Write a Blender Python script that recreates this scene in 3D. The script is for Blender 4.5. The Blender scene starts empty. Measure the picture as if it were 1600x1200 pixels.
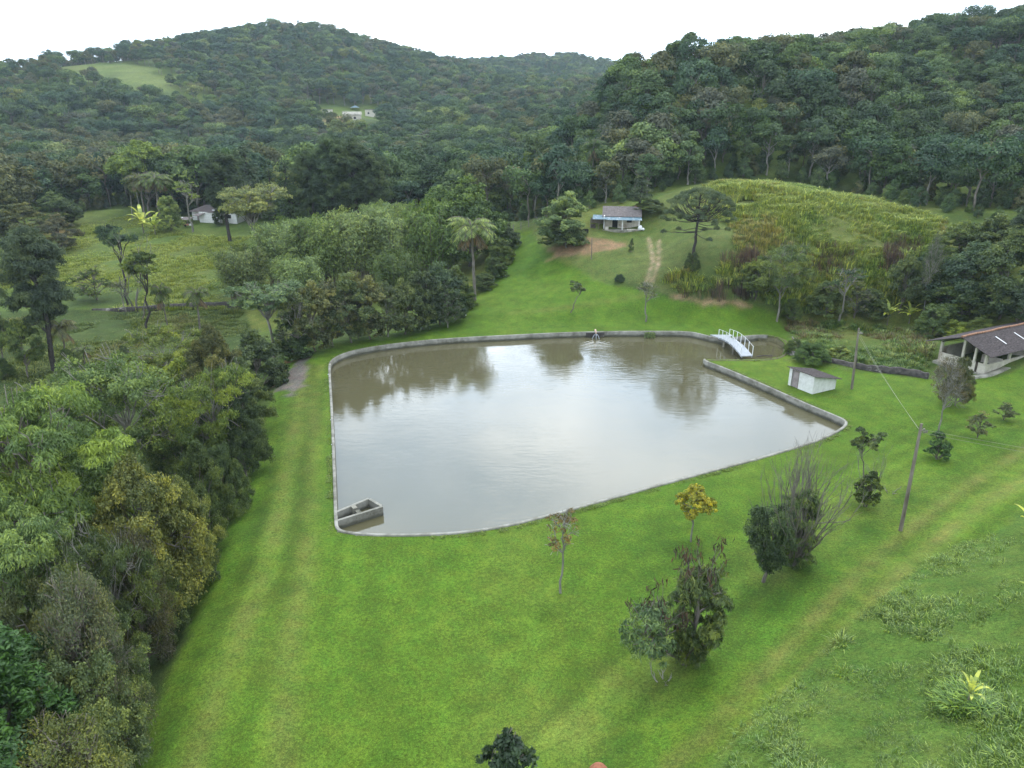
import bpy, bmesh, math, random
import numpy as np
from mathutils import Vector, Matrix

# ------------------------------------------------------------------ camera, sky, sun, exposure
C = bpy.context.scene
COL = C.collection
R = math.radians
F = 1155.0; PW, PH = 1600, 1200
CAMZ = 25.0; PITCH = R(20.0)
cam = bpy.data.cameras.new('camera'); camo = bpy.data.objects.new('camera', cam); COL.objects.link(camo)
cam.sensor_width = 36.0; cam.lens = 36.0*F/PW; cam.clip_end = 6000; cam.clip_start = 0.5
camo.location = (0, 0, CAMZ); camo.rotation_euler = (R(90)-PITCH, 0, 0)
C.camera = camo
C.view_settings.view_transform = 'Standard'; C.view_settings.look = 'None'
C.view_settings.exposure = 0.16; C.view_settings.gamma = 1.0
C.cycles.max_bounces = 6; C.cycles.diffuse_bounces = 3; C.cycles.glossy_bounces = 2
C.cycles.transmission_bounces = 3; C.cycles.transparent_max_bounces = 4; C.cycles.volume_bounces = 1

SUN_EL, SUN_AZ = R(62), R(28)      # azimuth measured clockwise from +Y
world = bpy.data.worlds.new('World'); C.world = world; world.use_nodes = True
nt = world.node_tree; nt.nodes.clear()
def N(t, kind, **kw):
    n = t.nodes.new(kind)
    for k, v in kw.items(): setattr(n, k, v)
    return n
sky = N(nt, 'ShaderNodeTexSky', sky_type='NISHITA', sun_disc=False, sun_elevation=SUN_EL, sun_rotation=SUN_AZ, dust_density=3.0)
tc = N(nt, 'ShaderNodeTexCoord')
mp = N(nt, 'ShaderNodeMapping'); mp.inputs['Scale'].default_value = (1.0, 1.0, 2.6)
cl = N(nt, 'ShaderNodeTexNoise'); cl.inputs['Scale'].default_value = 2.1; cl.inputs['Detail'].default_value = 5; cl.inputs['Roughness'].default_value = .55
cr = N(nt, 'ShaderNodeValToRGB'); cr.color_ramp.elements[0].position = .30; cr.color_ramp.elements[1].position = .60
cr.color_ramp.elements[0].color = (.62, .62, .62, 1); cr.color_ramp.elements[1].color = (1, 1, 1, 1)
cl2 = N(nt, 'ShaderNodeTexNoise'); cl2.inputs['Scale'].default_value = 3.7; cl2.inputs['Detail'].default_value = 4
cr2 = N(nt, 'ShaderNodeValToRGB'); cr2.color_ramp.elements[0].position = .38; cr2.color_ramp.elements[1].position = .66
cr2.color_ramp.elements[0].color = (12.2, 15.8, 20.5, 1); cr2.color_ramp.elements[1].color = (30, 31.2, 32, 1)
mx = N(nt, 'ShaderNodeMix', data_type='RGBA')
# the thin bright spot in the cloud ahead, about 20 degrees up
dp = N(nt, 'ShaderNodeVectorMath', operation='DOT_PRODUCT'); dp.inputs[1].default_value = (math.sin(R(1))*math.cos(R(19)), math.cos(R(1))*math.cos(R(19)), math.sin(R(19)))
gm_ = N(nt, 'ShaderNodeMapRange'); [gm_.inputs[i+1].__setattr__('default_value', q) for i, q in enumerate((.88, .995, 1.0, 2.2))]
nrm_ = N(nt, 'ShaderNodeVectorMath', operation='NORMALIZE')
bm_ = N(nt, 'ShaderNodeVectorMath', operation='SCALE')
bg = N(nt, 'ShaderNodeBackground'); bg.inputs['Strength'].default_value = .1
wo = N(nt, 'ShaderNodeOutputWorld')
L = nt.links.new
L(tc.outputs['Generated'], mp.inputs['Vector']); L(mp.outputs[0], cl.inputs['Vector']); L(mp.outputs[0], cl2.inputs['Vector'])
L(cl.outputs['Fac'], cr.inputs[0]); L(cl2.outputs['Fac'], cr2.inputs[0])
L(cr.outputs[0], mx.inputs['Factor']); L(sky.outputs[0], mx.inputs[6]); L(cr2.outputs[0], mx.inputs[7])
L(tc.outputs['Generated'], nrm_.inputs[0]); L(nrm_.outputs[0], dp.inputs[0]); L(dp.outputs['Value'], gm_.inputs[0]); L(mx.outputs[2], bm_.inputs[0]); L(gm_.outputs[0], bm_.inputs['Scale']); L(bm_.outputs[0], bg.inputs['Color']); L(bg.outputs[0], wo.inputs['Surface'])

sl = bpy.data.lights.new('sun', 'SUN'); sl.energy = 1.5; sl.angle = R(10); sl.color = (1, .96, .9)
so = bpy.data.objects.new('sun', sl); COL.objects.link(so)
sd = Vector((math.sin(SUN_AZ)*math.cos(SUN_EL), math.cos(SUN_AZ)*math.cos(SUN_EL), math.sin(SUN_EL)))
so.rotation_euler = sd.to_track_quat('Z', 'Y').to_euler(); so.location = (0, -20, 120)

# ------------------------------------------------------------------ projection helpers (photo pixel -> world ray)
cp, sp_ = math.cos(PITCH), math.sin(PITCH)
def ray(u, v):
    a, b = (u-PW/2)/F, (PH/2-v)/F
    return np.array([a, cp+b*sp_, -sp_+b*cp])
def PZ(u, v, z):
    d = ray(u, v); t = (z-CAMZ)/d[2]
    return np.array([d[0]*t, d[1]*t, z])
def PD(u, v, Y, dz=0.0):
    d = ray(u, v); t = Y/d[1]
    return np.array([d[0]*t, Y, CAMZ+d[2]*t+dz])

# ------------------------------------------------------------------ terrain height
cps = []
def cz(z, *pts):
    for u, v in pts: cps.append(PZ(u, v, z))
def cd(dz, *pts):
    for u, v, Y in pts: cps.append(PD(u, v, Y, dz))
GZ = .55
cz(GZ, (520,826),(640,836),(740,832),(900,795),(1100,740),(1250,700),(1325,660),(1260,625),(1130,572),(515,560),(560,540),(700,525),(870,515),(1040,512),
   (480,545),(430,620),(400,720),(360,850),(300,1000),(240,1200),(500,1000),(700,1150),(700,950),(900,900),(1100,860),(420,900),(480,720),(1180,600),(1330,610),
   (1230,575),(1000,1050),(850,1180))
cz(.9, (1200,900),(1400,760),(1500,700),(1440,640),(1100,1020),(1590,640))
cz(1.2, (1000,1190),(1200,1010),(1400,850),(1600,715))
cz(2.6, (1180,1190),(1400,980),(1590,850)); cz(4.2, (1560,1010),(1400,1190)); cz(5.2, (1600,1190))
cz(1.0, (1540,585),(1600,600)); cz(.7, (1464,570),(1440,540)); cz(.3, (1400,500),(1330,545),(1290,530),(1240,500))
cz(2.9, (1100,467),(1060,462)); cz(1.8, (1190,482),(1300,480)); cz(1.5, (900,490),(1010,485)); cz(1.0, (750,500)); cz(3.6, (950,440)); cz(3.0, (850,430)); cz(2.4, (780,440))
cz(5.0, (820,372)); cz(5.8, (940,400),(1010,400)); cz(5.2,(1060,430)); cz(8.0, (970,360),(900,362),(1020,362)); cz(6.4, (800,352))
cz(7.0, (1083,400)); cz(6.2, (1130,420)); cz(6.8, (1200,410)); cz(8.6, (1280,380)); cz(10.4, (1180,350)); cz(4.6,(1300,440),(1400,440)); cz(4.6,(1480,440),(1590,460))
cz(14.5, (1150,286)); cz(13.4,(1250,300)); cz(12.0,(1060,310),(1350,318)); cz(10.3,(1440,345)); cz(9.0,(1500,370)); cz(11.2,(1000,325)); cz(11.0,(1590,340)); cz(9.5,(900,338))
# left meadow, below the bank
cz(-2.6, (380,640),(330,760),(250,900),(180,1050)); cz(-3.2, (200,560),(300,520),(60,600),(100,700),(0,800),(330,560),(60,900))
cz(-3.2, (0,1190),(60,1050)); cz(-2.6, (250,480),(100,480),(380,470),(0,480)); cz(-1.2, (450,440),(550,430),(650,420)); cz(-1.0,(600,500),(690,480),(480,520))
cz(-.6, (250,420),(130,400),(0,400)); cz(1.0,(320,370),(450,380),(150,360)); cz(2.2, (320,346),(220,338),(130,338),(420,346)); cz(3.0,(500,350),(640,350),(740,350),(0,350))
# hills: canopy pixels, minus a tree height
TH = -10.
cd(TH, (60,260,230),(200,235,250),(330,250,230),(450,250,240),(560,240,260),(650,270,220),(800,250,230),(900,240,170))
cd(TH, (60,180,360),(200,190,360),(330,180,380),(700,170,420),(840,170,400),(900,190,220),(1000,200,152),(1150,190,150),(1300,200,147),(1450,200,147),(1590,200,150))
cd(TH, (1000,130,170),(1100,120,168),(1250,110,176),(1400,110,182),(1590,110,192))
cd(TH, (1030,80,184),(1150,74,190),(1300,66,198),(1400,52,218),(1550,18,262),(1640,18,268),(960,110,205))
cd(0, (200,115,470),(130,102,500),(40,112,480)); cd(0,(260,150,430))
cd(TH, (20,98,520),(100,80,540),(200,70,560),(300,60,600),(400,42,650),(470,37,670),(560,58,680),(640,80,700),(700,92,720),(740,105,760),(420,100,520),(560,120,520),(650,135,520))
cd(0, (515,180,420),(570,185,415),(545,212,385),(450,188,400))
cd(TH, (450,160,440),(620,180,420),(400,200,370),(480,230,330),(620,215,350))
cd(TH, (780,92,950),(850,84,980),(900,86,980),(950,100,960),(830,120,700),(900,125,600))
# beyond the frame and far away
for a, r, z in [(-46,60,-3),(-46,110,-2),(-46,180,3),(-46,300,16),(-46,520,50),(-46,900,60),(46,40,7),(46,70,3),(46,110,9),(46,180,28),(46,270,52),(46,500,60),(46,900,80),(12,330,28),(22,350,38),(32,420,55),
                (-35,1500,40),(-20,1300,60),(0,1500,60),(15,1400,60),(30,900,85),(40,1300,80),(-30,750,45),(-15,1000,70),(-42,700,45),(20,700,50),(35,650,60),
                (-60,25,-3),(0,14,1.5),(60,25,8),(30,16,5),(-30,16,-2)]:
    cps.append(np.array([r*math.sin(R(a)), r*math.cos(R(a)), z]))
cps = np.array(cps)
def warp(x, y):
    y = np.maximum(y, 10.); r = np.hypot(x, y)
    return np.stack([np.arctan2(x, y)*1.3, np.log(r)], -1)
W0 = warp(cps[:,0], cps[:,1]); zs = cps[:,2]
def phi(d2): return .5*d2*np.log(d2+1e-12)
n_ = len(W0)
K = phi(((W0[:,None]-W0[None])**2).sum(-1)) + np.eye(n_)*2e-3
Pm = np.c_[np.ones(n_), W0]
A_ = np.block([[K, Pm],[Pm.T, np.zeros((3,3))]])
coef = np.linalg.solve(A_, np.r_[zs, 0,0,0])
def raw_h(x, y):
    sh = np.shape(x); q = warp(np.ravel(x), np.ravel(y)); out = np.empty(len(q))
    for i in range(0, len(q), 20000):
        qq = q[i:i+20000]
        out[i:i+20000] = phi(((qq[:,None]-W0[None])**2).sum(-1))@coef[:n_] + coef[n_] + qq@coef[n_+1:]
    return out.reshape(sh)

# ------------------------------------------------------------------ lake outline (world)
WTOP = .65
lake_px = [  # (u, v, walled)
 (1192,522.5,1),(1150,527,1),(1131,530,1),(1106,525,1),(1086,519.5,1),(1066,517.5,1),(1000,517.5,1),(935,518,1),(870,520,1),(800,523.5,1),(720,527.5,1),(660,532,1),(600,539,1),(556,546.5,1),(532,554,1),(518,563,1),
 (515.5,573,1),(518,610,1),(521,660,1),(523.5,720,1),(525.5,770,1),(527,815,1),(529,825,1),(540,829.5,1),(575,833,1),(640,834,1),(700,831.5,1),(745,827,1),(800,818,1),(900,792,1),(1000,764,1),(1100,737,1),(1180,716,1),(1235,700,1),(1285,684,1),(1312,670,1),(1321,662,1),
 (1320,657,1),(1309,651,1),(1262,632,1),(1200,604,1),(1130,574,1),(1094,561,1),
 (1110,559.5,0),(1150,560,0),(1180,560,0),(1205,559,0),(1222,553,0),(1227,543,0),(1226,533,0),(1212,526,0)]
LK = np.array([PZ(u, v, WTOP)[:2] for u, v, w in lake_px]); LW = np.array([w for *_, w in lake_px])
def chaikin(P, closed=True, n=2):
    for _ in range(n):
        Q = np.roll(P, -1, 0) if closed else P[1:]
        Pb = P if closed else P[:-1]
        a = Pb*.75+Q*.25; b = Pb*.25+Q*.75
        M = np.empty((2*len(a), P.shape[1])); M[0::2] = a; M[1::2] = b
        P = M if closed else np.vstack([P[:1], M, P[-1:]])
    return P
LKs = chaikin(np.c_[LK, LW])
def dense(P, step=.3):
    out = []
    for a, b in zip(P, np.roll(P, -1, 0)):
        n = max(1, int(np.linalg.norm((b-a)[:2])/step))
        for i in range(n): out.append(a+(b-a)*i/n)
    return np.array(out)
LKd = dense(LKs)
def inside(px, py, poly):
    px = np.asarray(px, float); py = np.asarray(py, float); r = np.zeros(px.shape, bool)
    x0, y0 = poly[:,0], poly[:,1]; x1, y1 = np.roll(x0, -1), np.roll(y0, -1)
    for a, b, c, d in zip(x0, y0, x1, y1):
        if b == d: continue
        k = ((b > py) != (d > py)) & (px < (c-a)*(py-b)/(d-b)+a)
        r ^= k
    return r
def nearest(px, py, P):
    """distance to, and index of, the nearest sample of P"""
    q = np.stack([np.ravel(px), np.ravel(py)], -1); D = np.full(len(q), 1e9); I = np.zeros(len(q), int)
    for i in range(0, len(q), 4000):
        d = ((q[i:i+4000,None]-P[None,:,:2])**2).sum(-1); I[i:i+4000] = d.argmin(1); D[i:i+4000] = np.sqrt(d.min(1))
    return D.reshape(np.shape(px)), I.reshape(np.shape(px))
def sstep(a, b, x):
    t = np.clip((x-a)/(b-a), 0, 1); return t*t*(3-2*t)

LKc = LKd[::3]
def height(x, y):
    x = np.asarray(x, float); y = np.asarray(y, float); h = raw_h(x, y)
    nearm = (x > -30) & (x < 50) & (y > 30) & (y < 100)
    if nearm.any():
        d, _ = nearest(x[nearm], y[nearm], LKc)
        hi = h[nearm]; h[nearm] = GZ + (hi-GZ)*sstep(1.2, 9, d)
    # the flat strip between pond and wood
    return h
# height lookup table for placing things
gx = np.linspace(-120, 120, 481); gy = np.linspace(8, 210, 405)
HT = height(*np.meshgrid(gx, gy))
def H(x, y):
    if -119.4 < x < 119.4 and 8.6 < y < 209.4:
        i = (x+120)/.5; j = (y-8)/.5; a, b = int(i), int(j); s, t = i-a, j-b
        return float((HT[b,a]*(1-s)+HT[b,a+1]*s)*(1-t)+(HT[b+1,a]*(1-s)+HT[b+1,a+1]*s)*t)
    return float(height(np.array([x]), np.array([y]))[0])
def G(u, v, zmin=6.0):
    """where the ray through photo pixel (u, v) meets the ground"""
    d = ray(u, v); t = 12.0; o = np.array([0, 0, CAMZ]); pt = t
    while t < 1500:
        p = o+d*t
        if p[2] < H(p[0], p[1]):
            a, b = pt, t
            for _ in range(18):
                m = (a+b)/2; p = o+d*m
                if p[2] < H(p[0], p[1]): b = m
                else: a = m
            p = o+d*b; return np.array([p[0], p[1], H(p[0], p[1])])
        pt = t; t *= 1.02
    p = o+d*150; return np.array([p[0], p[1], H(p[0], p[1])])
def world_poly(pts): return np.array([G(u, v)[:2] for u, v in pts])

# ------------------------------------------------------------------ helpers: naming, meshes, materials
def tag(o, label=None, cat=None, group=None, kind=None):
    if label: o['label'] = label
    if cat: o['category'] = cat
    if group: o['group'] = group
    if kind: o['kind'] = kind
    return o
def empty(name, loc, label, cat, group=None, rz=0.0):
    o = bpy.data.objects.new(name, None); COL.objects.link(o); o.location = Vector(loc); o.rotation_euler = (0, 0, rz)
    o.empty_display_size = .3
    return tag(o, label, cat, group)
def link(name, me, parent=None, mat=None):
    o = bpy.data.objects.new(name, me); COL.objects.link(o)
    if mat is not None and not me.materials: me.materials.append(mat)
    if parent is not None: o.parent = parent
    return o
def quadmesh(name, V, Q, attrs=None, smooth=False):
    V = np.asarray(V, np.float32); Q = np.asarray(Q, np.int32)
    me = bpy.data.meshes.new(name); k = Q.shape[1]
    me.vertices.add(len(V)); me.vertices.foreach_set('co', V.ravel())
    me.loops.add(Q.size); me.loops.foreach_set('vertex_index', Q.ravel())
    me.polygons.add(len(Q)); me.polygons.foreach_set('loop_start', np.arange(0, Q.size, k, dtype=np.int32))
    me.polygons.foreach_set('loop_total', np.full(len(Q), k, np.int32))
    if smooth: me.polygons.foreach_set('use_smooth', np.ones(len(Q), bool))
    for an, (ty, dom, arr) in (attrs or {}).items():
        a = me.attributes.new(an, ty, dom)
        a.data.foreach_set('color' if 'COLOR' in ty else ('vector' if ty == 'FLOAT_VECTOR' else 'value'), np.ravel(arr).astype(np.int32 if ty == 'INT' else np.float32))
    me.update(calc_edges=True); me.validate(verbose=False)
    return me

class Box:
    """collects boxes, bars and tubes; build() links them as one mesh object"""
    def __init__(s): s.bm = bmesh.new()
    def hexa(s, P):
        v = [s.bm.verts.new(p) for p in P]
        for f in ((0,3,2,1),(4,5,6,7),(0,1,5,4),(1,2,6,5),(2,3,7,6),(3,0,4,7)): s.bm.faces.new([v[i] for i in f])
        return s
    def box(s, x0, x1, y0, y1, z0, z1):
        return s.hexa([(x0,y0,z0),(x1,y0,z0),(x1,y1,z0),(x0,y1,z0),(x0,y0,z1),(x1,y0,z1),(x1,y1,z1),(x0,y1,z1)])
    def slab(s, P, t):
        """P: four top corners; thickness t downward"""
        return s.hexa([(p[0],p[1],p[2]-t) for p in P]+[tuple(p) for p in P])
    def tube(s, pts, rad, n=8, cap=True):
        pts = [Vector(p) for p in pts]; rad = rad if hasattr(rad, '__len__') else [rad]*len(pts); rings = []
        up = Vector((0, 0, 1))
        for i, p in enumerate(pts):
            d = (pts[min(i+1, len(pts)-1)]-pts[max(i-1, 0)]).normalized()
            a = d.cross(up if abs(d.z) < .95 else Vector((1, 0, 0))).normalized(); b = d.cross(a)
            rings.append([s.bm.verts.new(p+(a*math.cos(t)+b*math.sin(t))*rad[i]) for t in [2*math.pi*k/n for k in range(n)]])
        for r0, r1 in zip(rings, rings[1:]):
            for k in range(n): s.bm.faces.new((r0[k], r0[(k+1)%n], r1[(k+1)%n], r1[k]))
        if cap: s.bm.faces.new(rings[0]); s.bm.faces.new(rings[-1][::-1])
        return s
    def corr(s, P00, P10, P11, P01, n, amp, t=.03):
        """corrugated sheet: waves run across P00->P10, length along P00->P01"""
        P00, P10, P11, P01 = map(Vector, (P00, P10, P11, P01)); nrm = (P10-P00).cross(P01-P00).normalized()
        if nrm.z < 0: nrm = -nrm
        prev = None
        for i in range(n*4+1):
            f = i/(n*4); o = nrm*(amp*math.sin(f*n*2*math.pi))
            a, b = P00.lerp(P10, f)+o, P01.lerp(P11, f)+o
            cur = [s.bm.verts.new(q) for q in (a, b, a-nrm*t, b-nrm*t)]
            if prev:
                for f4 in ((0, 1), (3, 2)):
                    pass
                s.bm.faces.new((prev[0], cur[0], cur[1], prev[1])); s.bm.faces.new((prev[2], prev[3], cur[3], cur[2]))
                s.bm.faces.new((prev[0], prev[2], cur[2], cur[0])); s.bm.faces.new((prev[1], cur[1], cur[3], prev[3]))
            else: s.bm.faces.new((cur[0], cur[1], cur[3], cur[2]))
            prev = cur
        s.bm.faces.new((prev[0], prev[2], prev[3], prev[1]))
        return s
    def build(s, name, mat, parent=None, bevel=0, smooth=False):
        bmesh.ops.recalc_face_normals(s.bm, faces=s.bm.faces)
        if bevel: bmesh.ops.bevel(s.bm, geom=[e for e in s.bm.edges if e.calc_face_angle(0) > .6], offset=bevel, segments=1, affect='EDGES')
        me = bpy.data.meshes.new(name); s.bm.to_mesh(me); s.bm.free()
        if smooth:
            for p in me.polygons: p.use_smooth = True
        me.materials.append(mat); return link(name, me, parent)

def new_mat(name):
    m = bpy.data.materials.new(name); m.use_nodes = True; t = m.node_tree; t.nodes.clear()
    return m, t, t.links.new
def rough_mat(name, c1, c2, scale=3, rough=.85, bump=.3, detail=6, c3=None, s3=.7, thr=(.5, .62), stretch=None, spec=.3):
    """weathered solid: two colours by noise, optional stains of a third with their own shape, and bump"""
    m, t, l = new_mat(name)
    p = N(t, 'ShaderNodeBsdfPrincipled'); o = N(t, 'ShaderNodeOutputMaterial'); tc = N(t, 'ShaderNodeTexCoord')
    mp = N(t, 'ShaderNodeMapping'); mp.inputs['Scale'].default_value = stretch or (1, 1, 1)
    n = N(t, 'ShaderNodeTexNoise'); n.inputs['Scale'].default_value = scale; n.inputs['Detail'].default_value = detail; n.inputs['Roughness'].default_value = .65
    r = N(t, 'ShaderNodeValToRGB'); r.color_ramp.elements[0].position = .35; r.color_ramp.elements[1].position = .65
    r.color_ramp.elements[0].color = (*c1, 1); r.color_ramp.elements[1].color = (*c2, 1)
    l(tc.outputs['Object'], mp.inputs[0]); l(mp.outputs[0], n.inputs['Vector']); l(n.outputs[0], r.inputs[0]); out = r.outputs[0]
    if c3:
        n3 = N(t, 'ShaderNodeTexNoise'); n3.inputs['Scale'].default_value = s3; n3.inputs['Detail'].default_value = 8; n3.inputs['Roughness'].default_value = .7
        l(mp.outputs[0], n3.inputs['Vector']); mr = N(t, 'ShaderNodeMapRange'); mr.inputs[1].default_value = thr[0]; mr.inputs[2].default_value = thr[1]
        l(n3.outputs[0], mr.inputs[0]); x = N(t, 'ShaderNodeMix', data_type='RGBA'); l(mr.outputs[0], x.inputs['Factor']); l(out, x.inputs[6]); x.inputs[7].default_value = (*c3, 1); out = x.outputs[2]
    l(out, p.inputs['Base Color']); p.inputs['Roughness'].default_value = rough; p.inputs['Specular IOR Level'].default_value = spec
    if bump:
        nb = N(t, 'ShaderNodeTexNoise'); nb.inputs['Scale'].default_value = scale*6; nb.inputs['Detail'].default_value = 5; l(mp.outputs[0], nb.inputs['Vector'])
        b = N(t, 'ShaderNodeBump'); b.inputs['Strength'].default_value = bump; b.inputs['Distance'].default_value = .03; l(nb.outputs[0], b.inputs['Height']); l(b.outputs[0], p.inputs['Normal'])
    l(p.outputs[0], o.inputs['Surface']); return m
def leaf_mat(name, trans=.35, rough=.55, vary=.5):
    """leaves: the object's own colour, shifted a little from plant to plant and leaf to leaf; light comes through"""
    m, t, l = new_mat(name)
    oi = N(t, 'ShaderNodeObjectInfo'); at = N(t, 'ShaderNodeAttribute', attribute_name='lv')
    hs = N(t, 'ShaderNodeHueSaturation')
    def mr(src, a, b):
        k = N(t, 'ShaderNodeMapRange'); k.inputs[3].default_value = a; k.inputs[4].default_value = b; l(src, k.inputs[0]); return k.outputs[0]
    ti = N(t, 'ShaderNodeAttribute', attribute_type='INSTANCER', attribute_name='tone'); gt_ = N(t, 'ShaderNodeMath', operation='GREATER_THAN'); gt_.inputs[1].default_value = .001; l(ti.outputs['Fac'], gt_.inputs[0])
    mc = N(t, 'ShaderNodeMix', data_type='RGBA'); l(gt_.outputs[0], mc.inputs['Factor']); l(oi.outputs['Color'], mc.inputs[6]); l(ti.outputs['Color'], mc.inputs[7]); l(mc.outputs[2], hs.inputs['Color'])
    l(mr(oi.outputs['Random'], .482, .503), hs.inputs['Hue'])
    wn = N(t, 'ShaderNodeTexWhiteNoise', noise_dimensions='1D'); l(oi.outputs['Random'], wn.inputs['W'])
    l(mr(wn.outputs['Value'], 1-.38*vary, 1+.5*vary), hs.inputs['Value'])
    l(mr(wn.outputs['Value'], 1.0, .8), hs.inputs['Saturation'])
    mu = N(t, 'ShaderNodeMix', data_type='RGBA', blend_type='MULTIPLY'); mu.inputs['Factor'].default_value = 1
    rp = N(t, 'ShaderNodeValToRGB'); e = rp.color_ramp.elements; e[0].color = (.40, .47, .46, 1); e[1].color = (2.15, 1.8, 1.15, 1); e.new(.5).color = (1, 1, 1, 1)
    l(at.outputs['Fac'], rp.inputs[0]); l(hs.outputs[0], mu.inputs[6]); l(rp.outputs[0], mu.inputs[7])
    d = N(t, 'ShaderNodeBsdfDiffuse'); tr = N(t, 'ShaderNodeBsdfTranslucent'); gl = N(t, 'ShaderNodeBsdfGlossy'); gl.inputs['Roughness'].default_value = rough
    gl.inputs['Color'].default_value = (.8, .85, .8, 1)
    l(mu.outputs[2], d.inputs[0]); l(mu.outputs[2], tr.inputs[0])
    a = N(t, 'ShaderNodeMixShader'); a.inputs[0].default_value = trans; b = N(t, 'ShaderNodeMixShader'); b.inputs[0].default_value = .035
    l(d.outputs[0], a.inputs[1]); l(tr.outputs[0], a.inputs[2]); l(a.outputs[0], b.inputs[1]); l(gl.outputs[0], b.inputs[2])
    o = N(t, 'ShaderNodeOutputMaterial'); l(b.outputs[0], o.inputs['Surface']); return m

LEAF = leaf_mat('leaves')
M = dict(
 bark=rough_mat('bark', (.09,.075,.06), (.2,.18,.15), 4, stretch=(1,1,.3)),
 palebark=rough_mat('pale_bark', (.12,.11,.09), (.28,.265,.225), 3, stretch=(1,1,.3)),
 darkbark=rough_mat('dark_bark', (.02,.018,.016), (.06,.05,.045), 4),
 concrete=rough_mat('concrete', (.17,.165,.135), (.30,.29,.25), 1.3, c3=(.10,.095,.07), s3=.6, thr=(.48,.66)),
 concrete2=rough_mat('stained_concrete', (.2,.19,.15), (.33,.31,.26), 1.0, c3=(.07,.07,.05), s3=.35, thr=(.48,.62)),
 white=rough_mat('whitewash', (.6,.6,.57), (.76,.76,.74), 2.2, c3=(.36,.33,.28), s3=1.1, thr=(.6,.78)),
 cream=rough_mat('cream_plaster', (.42,.38,.31), (.62,.58,.5), 1.3, c3=(.2,.15,.1), s3=.6, thr=(.52,.7)),
 grime=rough_mat('dark_wall', (.025,.022,.02), (.09,.08,.07), 2, c3=(.35,.32,.28), s3=.8, thr=(.55,.68)),
 tiles=rough_mat('old_dark_tiles', (.035,.028,.028), (.095,.078,.075), 3, c3=(.15,.14,.13), s3=1.6, thr=(.58,.75), stretch=(1,3,1)),
 greytiles=rough_mat('grey_brown_tiles', (.10,.085,.08), (.2,.175,.165), 3, c3=(.3,.25,.24), s3=2, thr=(.55,.7), stretch=(1,1,4)),
 ridge=rough_mat('ridge_tile', (.2,.1,.06), (.4,.22,.14), 4, bump=.2),
 metal=rough_mat('grey_white_metal', (.25,.27,.29), (.34,.36,.38), 2, rough=.5),
 railing=rough_mat('white_painted_metal', (.68,.7,.72), (.8,.82,.84), 2, rough=.45, bump=0),
 bluesheet=rough_mat('blue_sheet', (.09,.16,.2), (.17,.25,.29), 2.5, rough=.6, c3=(.36,.38,.39), s3=.9, thr=(.52,.62)),
 dark=rough_mat('dark_opening', (.006,.007,.008), (.02,.02,.02), 2),
 wood=rough_mat('weathered_wood', (.1,.08,.06), (.24,.21,.17), 3, stretch=(1,1,.2)),
 darkwood=rough_mat('dark_wood', (.03,.025,.02), (.08,.065,.05), 3),
 doorgrey=rough_mat('grey_door', (.24,.2,.2), (.36,.31,.3), 2),
 soil=rough_mat('red_soil', (.16,.07,.035), (.32,.15,.08), 1.5),
 terra=rough_mat('terracotta', (.2,.075,.04), (.3,.12,.065), 8),
 mud=rough_mat('bank_soil', (.06,.055,.03), (.13,.12,.06), 2),
 glass=rough_mat('teal_plastic', (.02,.3,.28), (.05,.42,.4), 2, rough=.3),
 whitep=rough_mat('white_plastic', (.6,.6,.6), (.78,.78,.78), 2, rough=.4, bump=0),
 wire=rough_mat('cable', (.16,.17,.12), (.24,.24,.18), 2, rough=.5, bump=0),
)

# a dark algae line along the foot of the pond wall, its upper edge ragged
mt = M['concrete'].node_tree; pb_ = next(n for n in mt.nodes if n.type == 'BSDF_PRINCIPLED'); src_ = pb_.inputs['Base Color'].links[0].from_socket
tcn = N(mt, 'ShaderNodeNewGeometry'); sxyz = N(mt, 'ShaderNodeSeparateXYZ'); mt.links.new(tcn.outputs['Position'], sxyz.inputs[0])
nn1 = N(mt, 'ShaderNodeTexNoise'); nn1.inputs['Scale'].default_value = 1.6; nn1.inputs['Detail'].default_value = 6; mt.links.new(tcn.outputs['Position'], nn1.inputs['Vector'])
ma_ = N(mt, 'ShaderNodeMath', operation='MULTIPLY_ADD'); mt.links.new(nn1.outputs[0], ma_.inputs[0]); ma_.inputs[1].default_value = -.35; mt.links.new(sxyz.outputs['Z'], ma_.inputs[2])
mr_ = N(mt, 'ShaderNodeMapRange'); [mr_.inputs[i+1].__setattr__('default_value', q) for i, q in enumerate((-.06, .12, .75, 0))]; mt.links.new(ma_.outputs[0], mr_.inputs[0])
mxx = N(mt, 'ShaderNodeMix', data_type='RGBA'); mt.links.new(mr_.outputs[0], mxx.inputs['Factor']); mt.links.new(src_, mxx.inputs[6]); mxx.inputs[7].default_value = (.05,.05,.032,1); mt.links.new(mxx.outputs[2], pb_.inputs['Base Color'])

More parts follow.
